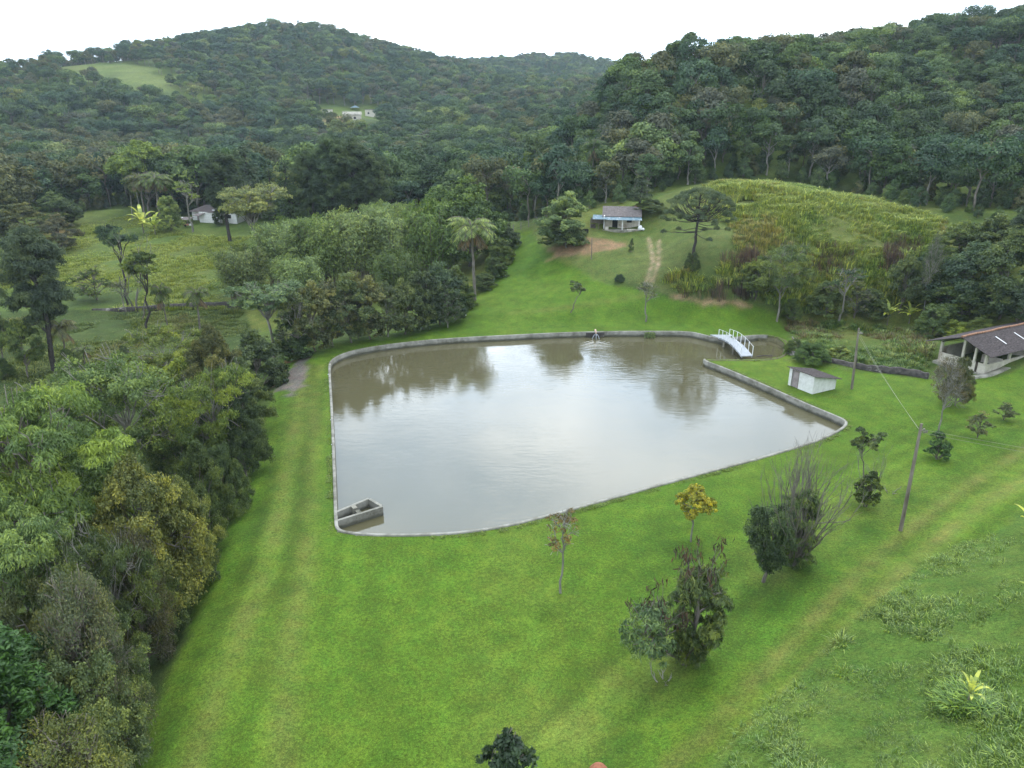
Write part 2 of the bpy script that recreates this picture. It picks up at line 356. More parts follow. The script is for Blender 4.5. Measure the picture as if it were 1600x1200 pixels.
# ------------------------------------------------------------------ the ground
def axis(a, b, step, lim, g):
    xs = list(np.arange(a, b+1e-6, step)); s = step
    while xs[-1] < lim: s *= g; xs.append(xs[-1]+s)
    return xs
ys = np.array(axis(12, 95, .42, 2200, 1.022))
xr = axis(0, 46, .42, 1500, 1.045); xs = np.array([-x for x in xr[:0:-1]]+xr)
X, Y = np.meshgrid(xs, ys)
ds, di = nearest(X, Y, LKd); ins = inside(X, Y, LKd)
near = ds < .25
X = np.where(near, LKd[di,0], X); Y = np.where(near, LKd[di,1], Y)
near |= False
ins = inside(X, Y, LKd) & ~near
Z = height(X, Y)
rng = np.random.default_rng(7)
def vnoise(x, y, s, seed=0):
    """smooth value noise"""
    x = np.asarray(x)/s; y = np.asarray(y)/s; xi = np.floor(x).astype(int); yi = np.floor(y).astype(int); fx = x-xi; fy = y-yi
    fx = fx*fx*(3-2*fx); fy = fy*fy*(3-2*fy)
    def h(a, b):
        n = (a*374761393+b*668265263+seed*1442695041) & 0x7fffffff; n = ((n ^ (n >> 13))*1274126177) & 0x7fffffff; return ((n ^ (n >> 16)) & 0xffff)/65535.
    return (h(xi,yi)*(1-fx)+h(xi+1,yi)*fx)*(1-fy)+(h(xi,yi+1)*(1-fx)+h(xi+1,yi+1)*fx)*fy
LAWN = world_poly([(180,1300),(215,1200),(250,1090),(330,890),(395,720),(425,620),(440,560),(480,541),(600,520),(700,500),(728,478),(748,460),(778,420),(786,385),(792,366),(830,362),(846,385),(880,412),(930,437),(985,452),(1045,465),(1130,478),(1212,489),(1222,508),(1235,520),
   (1200,565),(1250,567),(1330,578),(1450,590),(1520,592),(1600,578),(1750,560),(1800,740),(1640,780),(1590,800),(1560,835),(1470,862),(1400,920),(1300,1010),(1200,1100),(1130,1180),(1060,1300)])
lawn = inside(X+.5*(vnoise(X,Y,1.7,3)-.5), Y+1.2*(vnoise(X,Y,2.3,4)-.5), LAWN)
dl, _ = nearest(X, Y, dense(LAWN[:,:2], .6)); sgn = np.where(lawn, dl, -dl)
sgn = np.where(ds < 1.2, 5, sgn)
lawnw = sstep(-.6, .5, sgn)
Z = Z + (1-lawnw)*(.5*(vnoise(X,Y,3.1,1)-.5)+.9*(vnoise(X,Y,9,2)-.5))*np.clip((Y-10)/60, .2, 1) + lawnw*.10*(vnoise(X,Y,5,5)-.5)*np.clip(ds/3, 0, 1)
def line_d(pts, step=.4):
    P = np.array([G(u, v)[:2] for u, v in pts]); P = chaikin(P, False, 2); out = []
    for a, b in zip(P, P[1:]):
        n = max(1, int(np.linalg.norm(b-a)/step)); out += [a+(b-a)*i/n for i in range(n)]
    d, _ = nearest(X, Y, np.array(out)); return d
def lerp3(a, b, w): return a+(b-a)*w[...,None]
c = np.zeros(X.shape+(3,)); c[:] = (.095, .14, .03)                         # rough pasture
big = vnoise(X,Y,23,9)*.6+vnoise(X,Y,8,10)*.4
c = lerp3(c, np.array((.125,.15,.035)), sstep(.45,.75,big)); c = lerp3(c, np.array((.055,.085,.022)), sstep(.5,.2,big))
FIELD = world_poly([(860,392),(930,430),(1050,462),(1215,487),(1330,495),(1460,470),(1500,370),(1350,318),(1150,284),(1010,320),(930,350)])
LOWM = world_poly([(-100,485),(150,489),(380,478),(420,560),(380,640),(300,800),(-200,1100)])
lowm = inside(X, Y, LOWM); c = np.where(lowm[...,None], lerp3(c*0+np.array((.048,.078,.02)), np.array((.085,.115,.03)), vnoise(X,Y,6,21)), c)
inf = inside(X, Y, FIELD)
c = np.where(inf[...,None], lerp3(c, np.array((.13,.15,.045)), vnoise(X,Y,5,22)*.8), c)
green = np.array((.082,.150,.013)); gy = np.array((.106,.166,.020)); gd = np.array((.056,.118,.012))
lb = vnoise(X,Y,11,30)*.55+vnoise(X,Y,4,31)*.3+vnoise(X,Y,1.6,32)*.15
lc = lerp3(np.zeros_like(c)+green, gy, sstep(.5,.85,lb)*.85); lc = lerp3(lc, gd, sstep(.5,.22,lb)*.7)
# mowing and wheel wear on the dam crest and on the track at right
d1 = line_d([(300,1200),(370,1000),(430,850),(455,700),(470,620),(480,570)]); d2 = line_d([(440,1200),(455,1000),(480,850),(490,700),(492,620),(500,570)])
wear = np.exp(-(d1/.7)**2)*.7+np.exp(-(d2/.7)**2)*.6
d3 = line_d([(1000,1250),(1120,1130),(1230,1010),(1340,900),(1450,800),(1620,690)]); d4 = line_d([(1100,1250),(1190,1130),(1300,1010),(1400,900),(1490,820),(1650,715)])
strk = (vnoise(d1, Y*.04, .5, 45)-.5)*np.clip(1-(X+12)/6, .12, 1)
wear += (np.exp(-(d3/.55)**2)*.9+np.exp(-(d4/.6)**2)*.9)
d5 = line_d([(830,1200),(960,1080),(1120,960),(1260,860),(1400,760)]); 
wear += np.exp(-((d5-.2)/2.2)**2)*.35*vnoise(X,Y,2.5,40)*1.6
d6 = line_d([(800,490),(900,478),(980,465),(1010,460)]); d7 = line_d([(960,462),(1000,470),(1100,485),(1200,492)])
wear += np.exp(-(d6/.8)**2)*.5
wear = np.clip(wear*(.42+.8*vnoise(X,Y,1.4,41)), 0, 1)
lc = lerp3(lc, np.array((.135,.15,.035)), wear)
d8 = line_d([(950,1200),(1060,1090),(1200,960),(1310,860),(1430,770),(1600,670)])
strk2 = (vnoise(d4*1.0, X*.05, .7, 46)-.5)*sstep(14, 8, d4)
lc = lc*(1+.62*strk+.5*strk2)[...,None]
lc = lerp3(lc, gd*.9, np.clip(np.exp(-(d8/.8)**2)*.8, 0, 1)*vnoise(X,Y,2,42)*1.4)
lc = lerp3(lc, np.array((.115,.17,.02)), np.clip(np.exp(-((X+2)**2/500+(Y-30)**2/60))*.0, 0, 1))
c = c*(1-lawnw[...,None])+lc*lawnw[...,None]
BANK = world_poly([(1640,780),(1590,800),(1560,835),(1470,862),(1400,920),(1300,1010),(1200,1100),(1130,1180),(1060,1300),(2200,1500),(2000,900)])
bankm = inside(X, Y, BANK); c = np.where(bankm[...,None], lerp3(c*0+np.array((.078,.145,.022)), np.array((.115,.18,.032)), vnoise(X,Y,2.2,50)), c)
# bare soil, ruts, straw, mud
def patch(col, pts, soft=.5, amp=1.0, ns=1.3, seed=60, thr=.35):
    global c
    P = world_poly(pts); k = inside(X, Y, P); d, _ = nearest(X, Y, dense(P, .4)); s = np.where(k, d, -d)+amp*(vnoise(X,Y,ns,seed)-.5)*2
    w = sstep(-soft, soft, s)*sstep(thr-.2, thr+.2, vnoise(X,Y,ns*.8,seed+1)*.7+vnoise(X,Y,ns*.3,seed+2)*.3+.1)
    c = lerp3(c, np.array(col), w); return w
soil = patch((.27,.18,.10), [(862,405),(862,392),(895,380),(920,374),(985,377),(982,388),(940,396),(900,402)], .6, .9, 1.6, 60, .2)
patch((.28,.19,.11), [(1052,460),(1070,462),(1120,470),(1175,478),(1170,482),(1100,478)], .5, .5, 1.2, 64, .15)
patch((.24,.1,.055), [(447,560),(462,556),(462,562),(448,568)], .3, .4, .8, 66, .1); patch((.24,.1,.055), [(428,582),(447,577),(442,598),(428,606)], .3, .4, .8, 67, .2)
patch((.16,.14,.125), [(465,562),(482,558),(478,590),(468,610),(455,622),(450,612),(430,612),(432,600),(450,580)], .35, .5, .9, 68, .22)
patch((.13,.165,.045), [(190,98),(235,104),(262,124),(272,142),(215,136),(180,118)], 6, 5, 16, 71, .05)
patch((.30,.13,.075), [(20,105),(60,104),(58,110),(30,112)], 6, 4, 12, 70, .1)
patch((.3,.2,.1), [(500,188),(550,182),(556,188),(520,194)], 4, 3, 8, 72, .2)
for pts in ([(1013,374),(1019,395),(1020,410),(1016,425),(1012,440)], [(1029,380),(1030,395),(1029,415),(1024,430),(1018,442)]):
    d = line_d(pts); w = np.exp(-(d/.3)**2)*(.35+.8*vnoise(X,Y,.9,74)); c = lerp3(c, np.array((.42,.31,.21)), np.clip(w,0,1))
c *= (1+.18*(vnoise(X,Y,.9,80)-.5))[...,None]
# forest floor
wr = np.clip(1-lawnw, 0, 1)
nx, ny = len(xs), len(ys)
idx = np.arange(nx*ny).reshape(ny, nx)
Q = np.stack([idx[:-1,:-1], idx[:-1,1:], idx[1:,1:], idx[1:,:-1]], -1).reshape(-1, 4)
cx = X.ravel()[Q].mean(1); cy = Y.ravel()[Q].mean(1)
keep = ~(inside(cx, cy, LKd)) & ~(ins.ravel()[Q].any(1))
Q = Q[keep]
c = c*.72
cc = np.concatenate([np.clip(c, 0, 1), np.ones(X.shape+(1,))], -1)
gm = quadmesh('ground', np.stack([X.ravel(), Y.ravel(), Z.ravel()], -1), Q, {'gcol': ('FLOAT_COLOR', 'POINT', cc), 'rough': ('FLOAT', 'POINT', wr)}, smooth=True)
m, t, l = new_mat('grass_ground')
at = N(t, 'ShaderNodeAttribute', attribute_name='gcol'); ar = N(t, 'ShaderNodeAttribute', attribute_name='rough'); tc = N(t, 'ShaderNodeTexCoord')
def noise(s, d=4, r=.6, st=None):
    n = N(t, 'ShaderNodeTexNoise'); n.inputs['Scale'].default_value = s; n.inputs['Detail'].default_value = d; n.inputs['Roughness'].default_value = r
    if st: mp = N(t, 'ShaderNodeMapping'); mp.inputs['Scale'].default_value = st; l(tc.outputs['Object'], mp.inputs[0]); l(mp.outputs[0], n.inputs['Vector'])
    else: l(tc.outputs['Object'], n.inputs['Vector'])
    return n.outputs[0]
def mrange(src, a, b, c_, d_):
    k = N(t, 'ShaderNodeMapRange'); [k.inputs[i+1].__setattr__('default_value', q) for i, q in enumerate((a, b, c_, d_))]; l(src, k.inputs[0]); return k.outputs[0]
def mul(a, b):
    k = N(t, 'ShaderNodeMix', data_type='RGBA', blend_type='MULTIPLY'); k.inputs['Factor'].default_value = 1; l(a, k.inputs[6]); l(b, k.inputs[7]); return k.outputs[2]
fine = mrange(noise(7, 6, .75), .3, .7, .5, 1.6); mid = mrange(noise(.55, 5, .6), .3, .7, .82, 1.2); tiny = mrange(noise(22, 2, .5), .3, .7, .6, 1.45)
v = N(t, 'ShaderNodeMath', operation='MULTIPLY'); l(fine, v.inputs[0]); l(mid, v.inputs[1]); v2 = N(t, 'ShaderNodeMath', operation='MULTIPLY'); l(v.outputs[0], v2.inputs[0]); l(tiny, v2.inputs[1])
cb = N(t, 'ShaderNodeCombineColor'); [l(v2.outputs[0], cb.inputs[i]) for i in range(3)]
yl = N(t, 'ShaderNodeValToRGB'); e = yl.color_ramp.elements; e[0].position = .38; e[1].position = .66; e[0].color = (.86,.96,.9,1); e[1].color = (1.22,1.06,1.05,1); l(noise(1.3, 6, .7), yl.inputs[0])
p = N(t, 'ShaderNodeBsdfPrincipled'); p.inputs['Roughness'].default_value = .9; p.inputs['Specular IOR Level'].default_value = .12
l(mul(mul(at.outputs['Color'], cb.outputs[0]), yl.outputs[0]), p.inputs['Base Color'])
b = N(t, 'ShaderNodeBump'); b.inputs['Distance'].default_value = .12; l(mrange(ar.outputs['Fac'], 0, 1, .35, .8), b.inputs['Strength']); l(noise(6, 8, .8), b.inputs['Height'])
l(b.outputs[0], p.inputs['Normal']); o = N(t, 'ShaderNodeOutputMaterial'); l(p.outputs[0], o.inputs['Surface'])
tag(link('ground', gm, None, m), 'mown green lawn, pasture and hill slopes around the pond', kind='structure')

# ------------------------------------------------------------------ water
m, t, l = new_mat('pond_water'); tc = N(t, 'ShaderNodeTexCoord')
p = N(t, 'ShaderNodeBsdfPrincipled'); p.inputs['Base Color'].default_value = (.085,.078,.042,1); p.inputs['Roughness'].default_value = .04; p.inputs['IOR'].default_value = 1.45
w1 = noise(1.5, 4, .6, (.55, 1.6, 1)); w2 = noise(5.5, 3, .55, (.6, 1.5, 1)); w3 = noise(.16, 3, .6)
a1 = N(t, 'ShaderNodeMath', operation='MULTIPLY_ADD'); l(w2, a1.inputs[0]); a1.inputs[1].default_value = .28; l(w1, a1.inputs[2])
amp = N(t, 'ShaderNodeMath', operation='MULTIPLY'); l(a1.outputs[0], amp.inputs[0]); l(mrange(w3, .38, .62, .35, 1.3), amp.inputs[1])
fx = PZ(930, 530, 0)
vm = N(t, 'ShaderNodeVectorMath', operation='DISTANCE'); l(tc.outputs['Object'], vm.inputs[0]); vm.inputs[1].default_value = tuple(fx)
ring = N(t, 'ShaderNodeMath', operation='SINE'); rr = N(t, 'ShaderNodeMath', operation='MULTIPLY'); rr.inputs[1].default_value = 11; l(vm.outputs['Value'], rr.inputs[0]); l(rr.outputs[0], ring.inputs[0])
rw = N(t, 'ShaderNodeMath', operation='MULTIPLY'); l(ring.outputs[0], rw.inputs[0]); l(mrange(vm.outputs['Value'], .2, 5, 1.0, 0), rw.inputs[1])
rs = N(t, 'ShaderNodeMath', operation='ADD'); l(amp.outputs[0], rs.inputs[0]); l(rw.outputs[0], rs.inputs[1])
b = N(t, 'ShaderNodeBump'); b.inputs['Strength'].default_value = .2; b.inputs['Distance'].default_value = .05; l(rs.outputs[0], b.inputs['Height']); l(b.outputs[0], p.inputs['Normal'])
o = N(t, 'ShaderNodeOutputMaterial'); l(p.outputs[0], o.inputs['Surface'])
cen = LKd[:, :2].mean(0)
def offset(P, d):
    a = np.roll(P, 1, 0)[:, :2]; b_ = np.roll(P, -1, 0)[:, :2]; tn = b_-a; tn /= np.linalg.norm(tn, axis=1)[:,None]+1e-9
    return P[:, :2]+np.stack([tn[:,1], -tn[:,0]], -1)*d
area = .5*np.sum(LKd[:,0]*np.roll(LKd[:,1],-1)-np.roll(LKd[:,0],-1)*LKd[:,1]); OUT = 1 if area > 0 else -1
from mathutils.geometry import tessellate_polygon
def poly_mesh(name, P, z):
    V = [Vector((p_[0], p_[1], z)) for p_ in P]; tri = tessellate_polygon([V])
    me = bpy.data.meshes.new(name); me.from_pydata(V, [], [tuple(q) for q in tri]); me.update()
    bm = bmesh.new(); bm.from_mesh(me); bmesh.ops.recalc_face_normals(bm, faces=bm.faces)
    if sum(f.normal.z for f in bm.faces) < 0: bmesh.ops.reverse_faces(bm, faces=bm.faces)
    bm.to_mesh(me); bm.free(); return me
tag(link('water', poly_mesh('water', offset(LKd, .12*OUT), 0.0), None, m), 'still greenish brown pond water reflecting the cloudy sky', kind='structure')

# concrete kerb wall round the pond; soil bank where there is no kerb
def sweep(name, pts2, prof, mat, label=None, cat=None, kind=None, flip=1):
    P = np.asarray(pts2)[:, :2]; tn = np.gradient(P, axis=0); tn /= np.linalg.norm(tn, axis=1)[:,None]; nr = np.stack([tn[:,1], -tn[:,0]], -1)*OUT
    V = []; k = len(prof)
    for q, n_ in zip(P, nr): V += [(q[0]+n_[0]*o_, q[1]+n_[1]*o_, z_) for o_, z_ in prof]
    Qs = [[i*k+j, i*k+(j+1)%k, (i+1)*k+(j+1)%k, (i+1)*k+j] for i in range(len(P)-1) for j in range(k)]
    me = quadmesh(name, V, Qs); bm = bmesh.new(); bm.from_mesh(me)
    n0 = len(P)-1; bm.verts.ensure_lookup_table(); bm.faces.new([bm.verts[j] for j in range(k)]); bm.faces.new([bm.verts[n0*k+j] for j in range(k)])
    bmesh.ops.recalc_face_normals(bm, faces=bm.faces); bm.to_mesh(me); bm.free()
    o = link(name, me, None, mat); return tag(o, label, cat, None, kind)
wl = LKd[:,2] > .5
i0 = int(np.argmax(~np.roll(wl, 1) & wl)); rolled = np.roll(LKd, -i0, 0); nw = int((rolled[:,2] > .5).sum())
wallpts = rolled[:nw]; bankpts = rolled[nw-3:]; bankpts = np.vstack([bankpts, rolled[:3]])
kerb = sweep('pond_wall', wallpts, [(-.02,-1.0),(-.02,WTOP-.02),(0,WTOP),(.18,WTOP),(.2,WTOP-.02),(.2,-.4)], M['concrete'], 'pale grey concrete kerb wall running right round the pond', 'wall')
sweep('bank', bankpts, [(-.25,-.8),(-.12,.05),(.02,.35),(.25,GZ+.03),(.5,GZ+.01),(.5,-.4)], M['mud'], 'low earth bank where the grass meets the side channel', kind='structure')

# ------------------------------------------------------------------ plants: mesh generators (numpy)
def unit(v): return v/(np.linalg.norm(v, axis=-1, keepdims=True)+1e-9)
def tubes_np(paths, n=5):
    """paths: list of (pts[k,3], radii[k]); returns V, Q"""
    V, Q, off = [], [], 0
    for P, r in paths:
        P = np.asarray(P, float); k = len(P); d = unit(np.gradient(P, axis=0)); ref = np.where(np.abs(d[:,2:3]) > .95, np.array([[1,0,0]]), np.array([[0,0,1.]]))
        a = unit(np.cross(d, ref)); b = np.cross(d, a); th = np.arange(n)*2*np.pi/n
        ring = P[:,None]+(a[:,None]*np.cos(th)[None,:,None]+b[:,None]*np.sin(th)[None,:,None])*np.asarray(r)[:,None,None]
        V.append(ring.reshape(-1, 3)); i = np.arange(k-1)[:,None]*n; j = np.arange(n)[None]
        Q.append((np.stack([i+j, i+(j+1)%n, i+n+(j+1)%n, i+n+j], -1).reshape(-1, 4))+off); off += k*n
    return np.vstack(V), np.vstack(Q)
def curve(a, b, r, sag=0, wob=.08, k=6, up=0):
    a = np.asarray(a, float); b = np.asarray(b, float); t = np.linspace(0, 1, k)[:,None]; L_ = np.linalg.norm(b-a)
    P = a+(b-a)*t; P[:,2] += (np.sin(np.pi*t)*(-sag+up)*L_)[:,0]; w = r.normal(0, wob*L_/3, (k, 3)); w[0] = w[-1] = 0
    return P+w
def leafquads(c, nrm, size, r, asp=.5, tdir=None, jit=.5):
    n = len(c); nr = unit(nrm+r.normal(0, jit, (n, 3)))
    t = r.normal(0, 1, (n, 3)) if tdir is None else tdir+r.normal(0, .35, (n, 3))
    t = unit(t-nr*(t*nr).sum(-1, keepdims=True)); b = np.cross(nr, t); s = (size*r.uniform(.65, 1.35, n))[:,None]
    V = np.stack([c-t*s*.5, c+b*s*asp*.5-t*s*.08, c+t*s*.5-nr*s*.12, c-b*s*asp*.5-t*s*.08], 1).reshape(-1, 3)
    return V, np.arange(n*4).reshape(-1, 4)
def hemi(r, n, zmin=-.4):
    d = unit(r.normal(0, 1, (n*3, 3))); d = d[d[:,2] > zmin][:n]; return d
def crown_points(r, H, R_, z0, shape, n):
    f = r.uniform(0, 1, n) if shape != 'umbrella' else r.uniform(.0, 1, n)**.6
    if shape == 'dome': rad = np.sin(np.pi*np.clip(.14+.86*f, 0, 1)**.85)**.75
    elif shape == 'umbrella': rad = np.where(f < .75, .35+.85*f, np.sqrt(np.clip(1-((f-.75)/.3)**2, 0, 1)))
    elif shape == 'cone': rad = np.clip(1.08-f, 0, 1)**.8*np.clip(.35+f*4, 0, 1)
    elif shape == 'column': rad = np.sin(np.pi*(.1+.85*f))**.45
    elif shape == 'vase': rad = .25+.8*f**.8-.35*np.clip(f-.8, 0, 1)/.2
    else: rad = np.cos(np.pi/2*f*.95)**.55
    a = r.uniform(0, 2*np.pi, n)+np.arange(n)*2.4; q = rad*(.25+.6*r.uniform(0, 1, n)**.45)
    return np.stack([np.cos(a)*q*R_, np.sin(a)*q*R_, z0+(H-z0)*(.06+.82*f)], -1)
PROTO = {}
class Proto: pass
def make_tree(key, seed, H=10., R_=4.5, z0=3., shape='dome', nc=26, nl=110, ls=.5, cs=.34, sub=0, asp=.55, squash=.7, tr=.22, fork=True, bare=0, lean=0., jit=.5, droop=0., bark='bark', blim=24, zmin=-.4, twigs=0, jx=0.):
    r = np.random.default_rng(seed)
    cc = crown_points(r, H, R_, z0, shape, nc)
    if shape == 'dome' and nc > 15: cc[0] = (0, 0, H-cs*R_*squash)
    cr = R_*cs*r.uniform(.7, 1.3, nc)
    top = np.array([lean*H, lean*H*.4, z0+(H-z0)*(.35 if fork else .85)])
    cc[:, :2] += top[:2]*.8
    cen = np.array([top[0]*.8, top[1]*.8, z0+(H-z0)*.4])
    tp = curve((0, 0, -.4), top, r, wob=.05, k=8); tp[0] = (0, 0, -.4); trad = np.linspace(tr*1.25, tr*.5, 8); trad[0] *= 1.25
    paths = [(tp, trad)]
    for c_ in cc[np.argsort(-cr)][:blim]:
        k = int(np.clip(round((c_[2]-.35*np.linalg.norm(c_[:2]-top[:2])-z0*.2)/top[2]*7), 2, 7))
        s_ = tp[k]; P = curve(s_, c_, r, up=.12, wob=.12); paths.append((P, np.linspace(trad[k]*.55, .02+tr*.06, 6)))
        if sub or twigs:
            for _ in range(3+twigs):
                e_ = c_+unit(r.normal(0, 1, 3)+[0, 0, .4])*R_*cs*1.0; paths.append((curve(P[3+_ % 3], e_, r, wob=.15, k=4), np.linspace(tr*.14, .012, 4)))
    cs_list, rs = cc, cr
    if sub:
        D = hemi(r, nc*sub, -.5); m_ = len(D); ii = np.arange(m_) % nc
        cs_list = cc[ii]+D*cr[ii][:,None]*[1, 1, squash]*r.uniform(.55, 1.05, m_)[:,None]; rs = cr[ii]*r.uniform(.28, .5, m_)
    n = len(cs_list)*nl; ii = r.integers(0, len(cs_list), n); w = rs[ii]
    D = hemi(r, n, zmin); n = len(D); ii = ii[:n]; w = w[:n]
    rad = r.uniform(.35, 1.0, n)**.45*(1+r.normal(0, .08, n))
    P = cs_list[ii]+D*w[:,None]*rad[:,None]*[1, 1, squash]; P += r.normal(0, jx, (n, 3)) if jx else 0
    nr = D*.7+unit(P-cen)*.45+[0, 0, .3]
    td = None
    if droop: td = D*[1, 1, .2]+[0, 0, -droop]
    V, Q = leafquads(P, nr, np.full(n, ls), r, asp, td, jit)
    clv = np.clip(.5+(r.uniform(-.5, .5, len(cs_list))[ii]*.55+r.uniform(-.5, .5, n)*.6+(r.uniform(-.5, .5, nc)[ii % nc]*.5 if sub else 0)), 0, 1)
    o = Proto(); o.H = H; o.W = np.ptp(V[:,0])*.94; o.cy = 0; o.H = np.quantile(V[:,2], .998)
    o.crown = quadmesh('crown', V, Q, {'lv': ('FLOAT', 'FACE', clv)}); o.crown.materials.append(LEAF)
    TV, TQ = tubes_np(paths, 6 if sub else 5); o.trunk = quadmesh('trunk', TV, TQ, smooth=True); o.trunk.materials.append(M[bark])
    o.VQ = (V, Q, clv, TV, TQ, bark)
    PROTO[key] = o; return o

def frond(r, base, az, el, Ln, droop, nleaf, ll, lw, hang=.6):
    """one palm or banana-like frond: rachis path and leaflets"""
    k = 9; t = np.linspace(0, 1, k); d = np.array([math.cos(az), math.sin(az)])
    ang = el-droop*t**1.3; x = np.cumsum(np.cos(ang))*Ln/k; z = np.cumsum(np.sin(ang))*Ln/k
    P = base+np.stack([d[0]*x, d[1]*x, z], -1); P = np.vstack([base, P])
    tt = np.linspace(.12, 1, nleaf); pi_ = tt*k; i = np.clip(pi_.astype(int), 0, k-1); f = (pi_-i)[:,None]
    C_ = P[i]*(1-f)+P[i+1]*f; side = np.array([-d[1], d[0], 0]); V = []
    for sgn_ in (1, -1):
        l_ = ll*np.sin(np.pi*(.12+.8*tt))[:,None]; tip = C_+(side*sgn_*.8+np.array([d[0]*.35, d[1]*.35, -hang]))*l_+r.normal(0, .05*ll, (nleaf, 3))
        wv = unit(P[i+1]-P[i])*lw*.5; midp = (C_+tip)/2+[0, 0, .06*ll]
        V.append(np.stack([C_-wv, midp-wv, tip, midp+wv], 1))
    V = np.vstack(V).reshape(-1, 3); return P, V
def make_palm(key, seed, H=9., crown=3.2, nf=22, dead=4, tr=.16, hang=.7):
    r = np.random.default_rng(seed); top = np.array([.25, .1, H-1.0]); paths = [(curve((0, 0, -.3), top, r, wob=.02, k=8), np.linspace(tr*1.2, tr*.8, 8))]; V, DV = [], []
    for i in range(nf):
        el = r.uniform(-.1, 1.35); P, v = frond(r, top, i*2.399+r.uniform(-.2,.2), el, crown*r.uniform(.85, 1.15), 1.9, 26, .85, .13, hang); paths.append((P, np.linspace(.05, .015, len(P)))); V.append(v)
    for i in range(dead):
        P, v = frond(r, top-[0,0,.2], i*1.7, -.5, crown*.8, .9, 18, .7, .13, 1.2); paths.append((P, np.linspace(.05, .015, len(P)))); DV.append(v)
    V = np.vstack(V); n = len(V)//4; o = Proto(); o.W = np.ptp(V[:,0]); o.H = V[:,2].max()
    o.crown = quadmesh('crown', V, np.arange(len(V)).reshape(-1, 4), {'lv': ('FLOAT', 'FACE', r.uniform(.1, .9, n))}); o.crown.materials.append(LEAF)
    o.dead = None
    if dead:
        DV = np.vstack(DV); o.dead = quadmesh('dead_fronds', DV, np.arange(len(DV)).reshape(-1, 4), {'lv': ('FLOAT', 'FACE', r.uniform(.1, .9, len(DV)//4))}); o.dead.materials.append(LEAF)
    TV, TQ = tubes_np(paths, 6); o.trunk = quadmesh('trunk', TV, TQ, smooth=True); o.trunk.materials.append(M['bark'])
    o.VQ = (V, np.arange(len(V)).reshape(-1, 4), r.uniform(.1, .9, n), TV, TQ, 'bark'); PROTO[key] = o; return o
def make_bamboo(key, seed, H=10., R_=3.4, nculm=80, nl=230, ls=.32):
    r = np.random.default_rng(seed); paths, LP, LD = [], [], []
    for i in range(nculm):
        a = r.uniform(0, 6.28); rb = R_*.45*r.uniform(0, 1)**.5; b = np.array([rb*math.cos(a), rb*math.sin(a), -.2]); h = H*r.uniform(.6, 1.0); out = R_*r.uniform(.15, .85)*(1.15-.5*h/H)
        t = np.linspace(0, 1, 9); P = b+np.stack([math.cos(a)*out*t**2.2, math.sin(a)*out*t**2.2, h*(t-.12*t**4)], -1); paths.append((P, np.linspace(.05, .012, 9)))
        ft = r.uniform(.22, 1, nl)**.8; ii = np.clip((ft*8).astype(int), 0, 7); f = (ft*8-ii)[:,None]; c_ = P[ii]*(1-f)+P[ii+1]*f
        s_ = (.18+.75*np.sin(np.pi*np.clip(ft, 0, 1)**.9))[:,None]*.75; LP.append(c_+r.normal(0, 1, (nl, 3))*s_*[1,1,.7]); LD.append(np.tile([math.cos(a), math.sin(a), .5], (nl, 1)))
    P = np.vstack(LP); D = np.vstack(LD); n = len(P); V, Q = leafquads(P, D+[0,0,.5], np.full(n, ls), r, .3, r.normal(0, .6, (n, 3))+[0,0,-.9], .6)
    o = Proto(); o.W = np.ptp(V[:,0])*.93; o.H = np.quantile(V[:,2], .998); lv = np.repeat(r.uniform(0, 1, nculm), nl)*.4+r.uniform(0, 1, n)*.6
    o.crown = quadmesh('foliage', V, Q, {'lv': ('FLOAT', 'FACE', lv)}); o.crown.materials.append(LEAF); TV, TQ = tubes_np(paths, 5); o.trunk = quadmesh('culms', TV, TQ, smooth=True); o.trunk.materials.append(M['wood'])
    o.names = ('culms', 'foliage'); o.VQ = (V, Q, lv, TV, TQ, 'wood'); PROTO[key] = o; return o
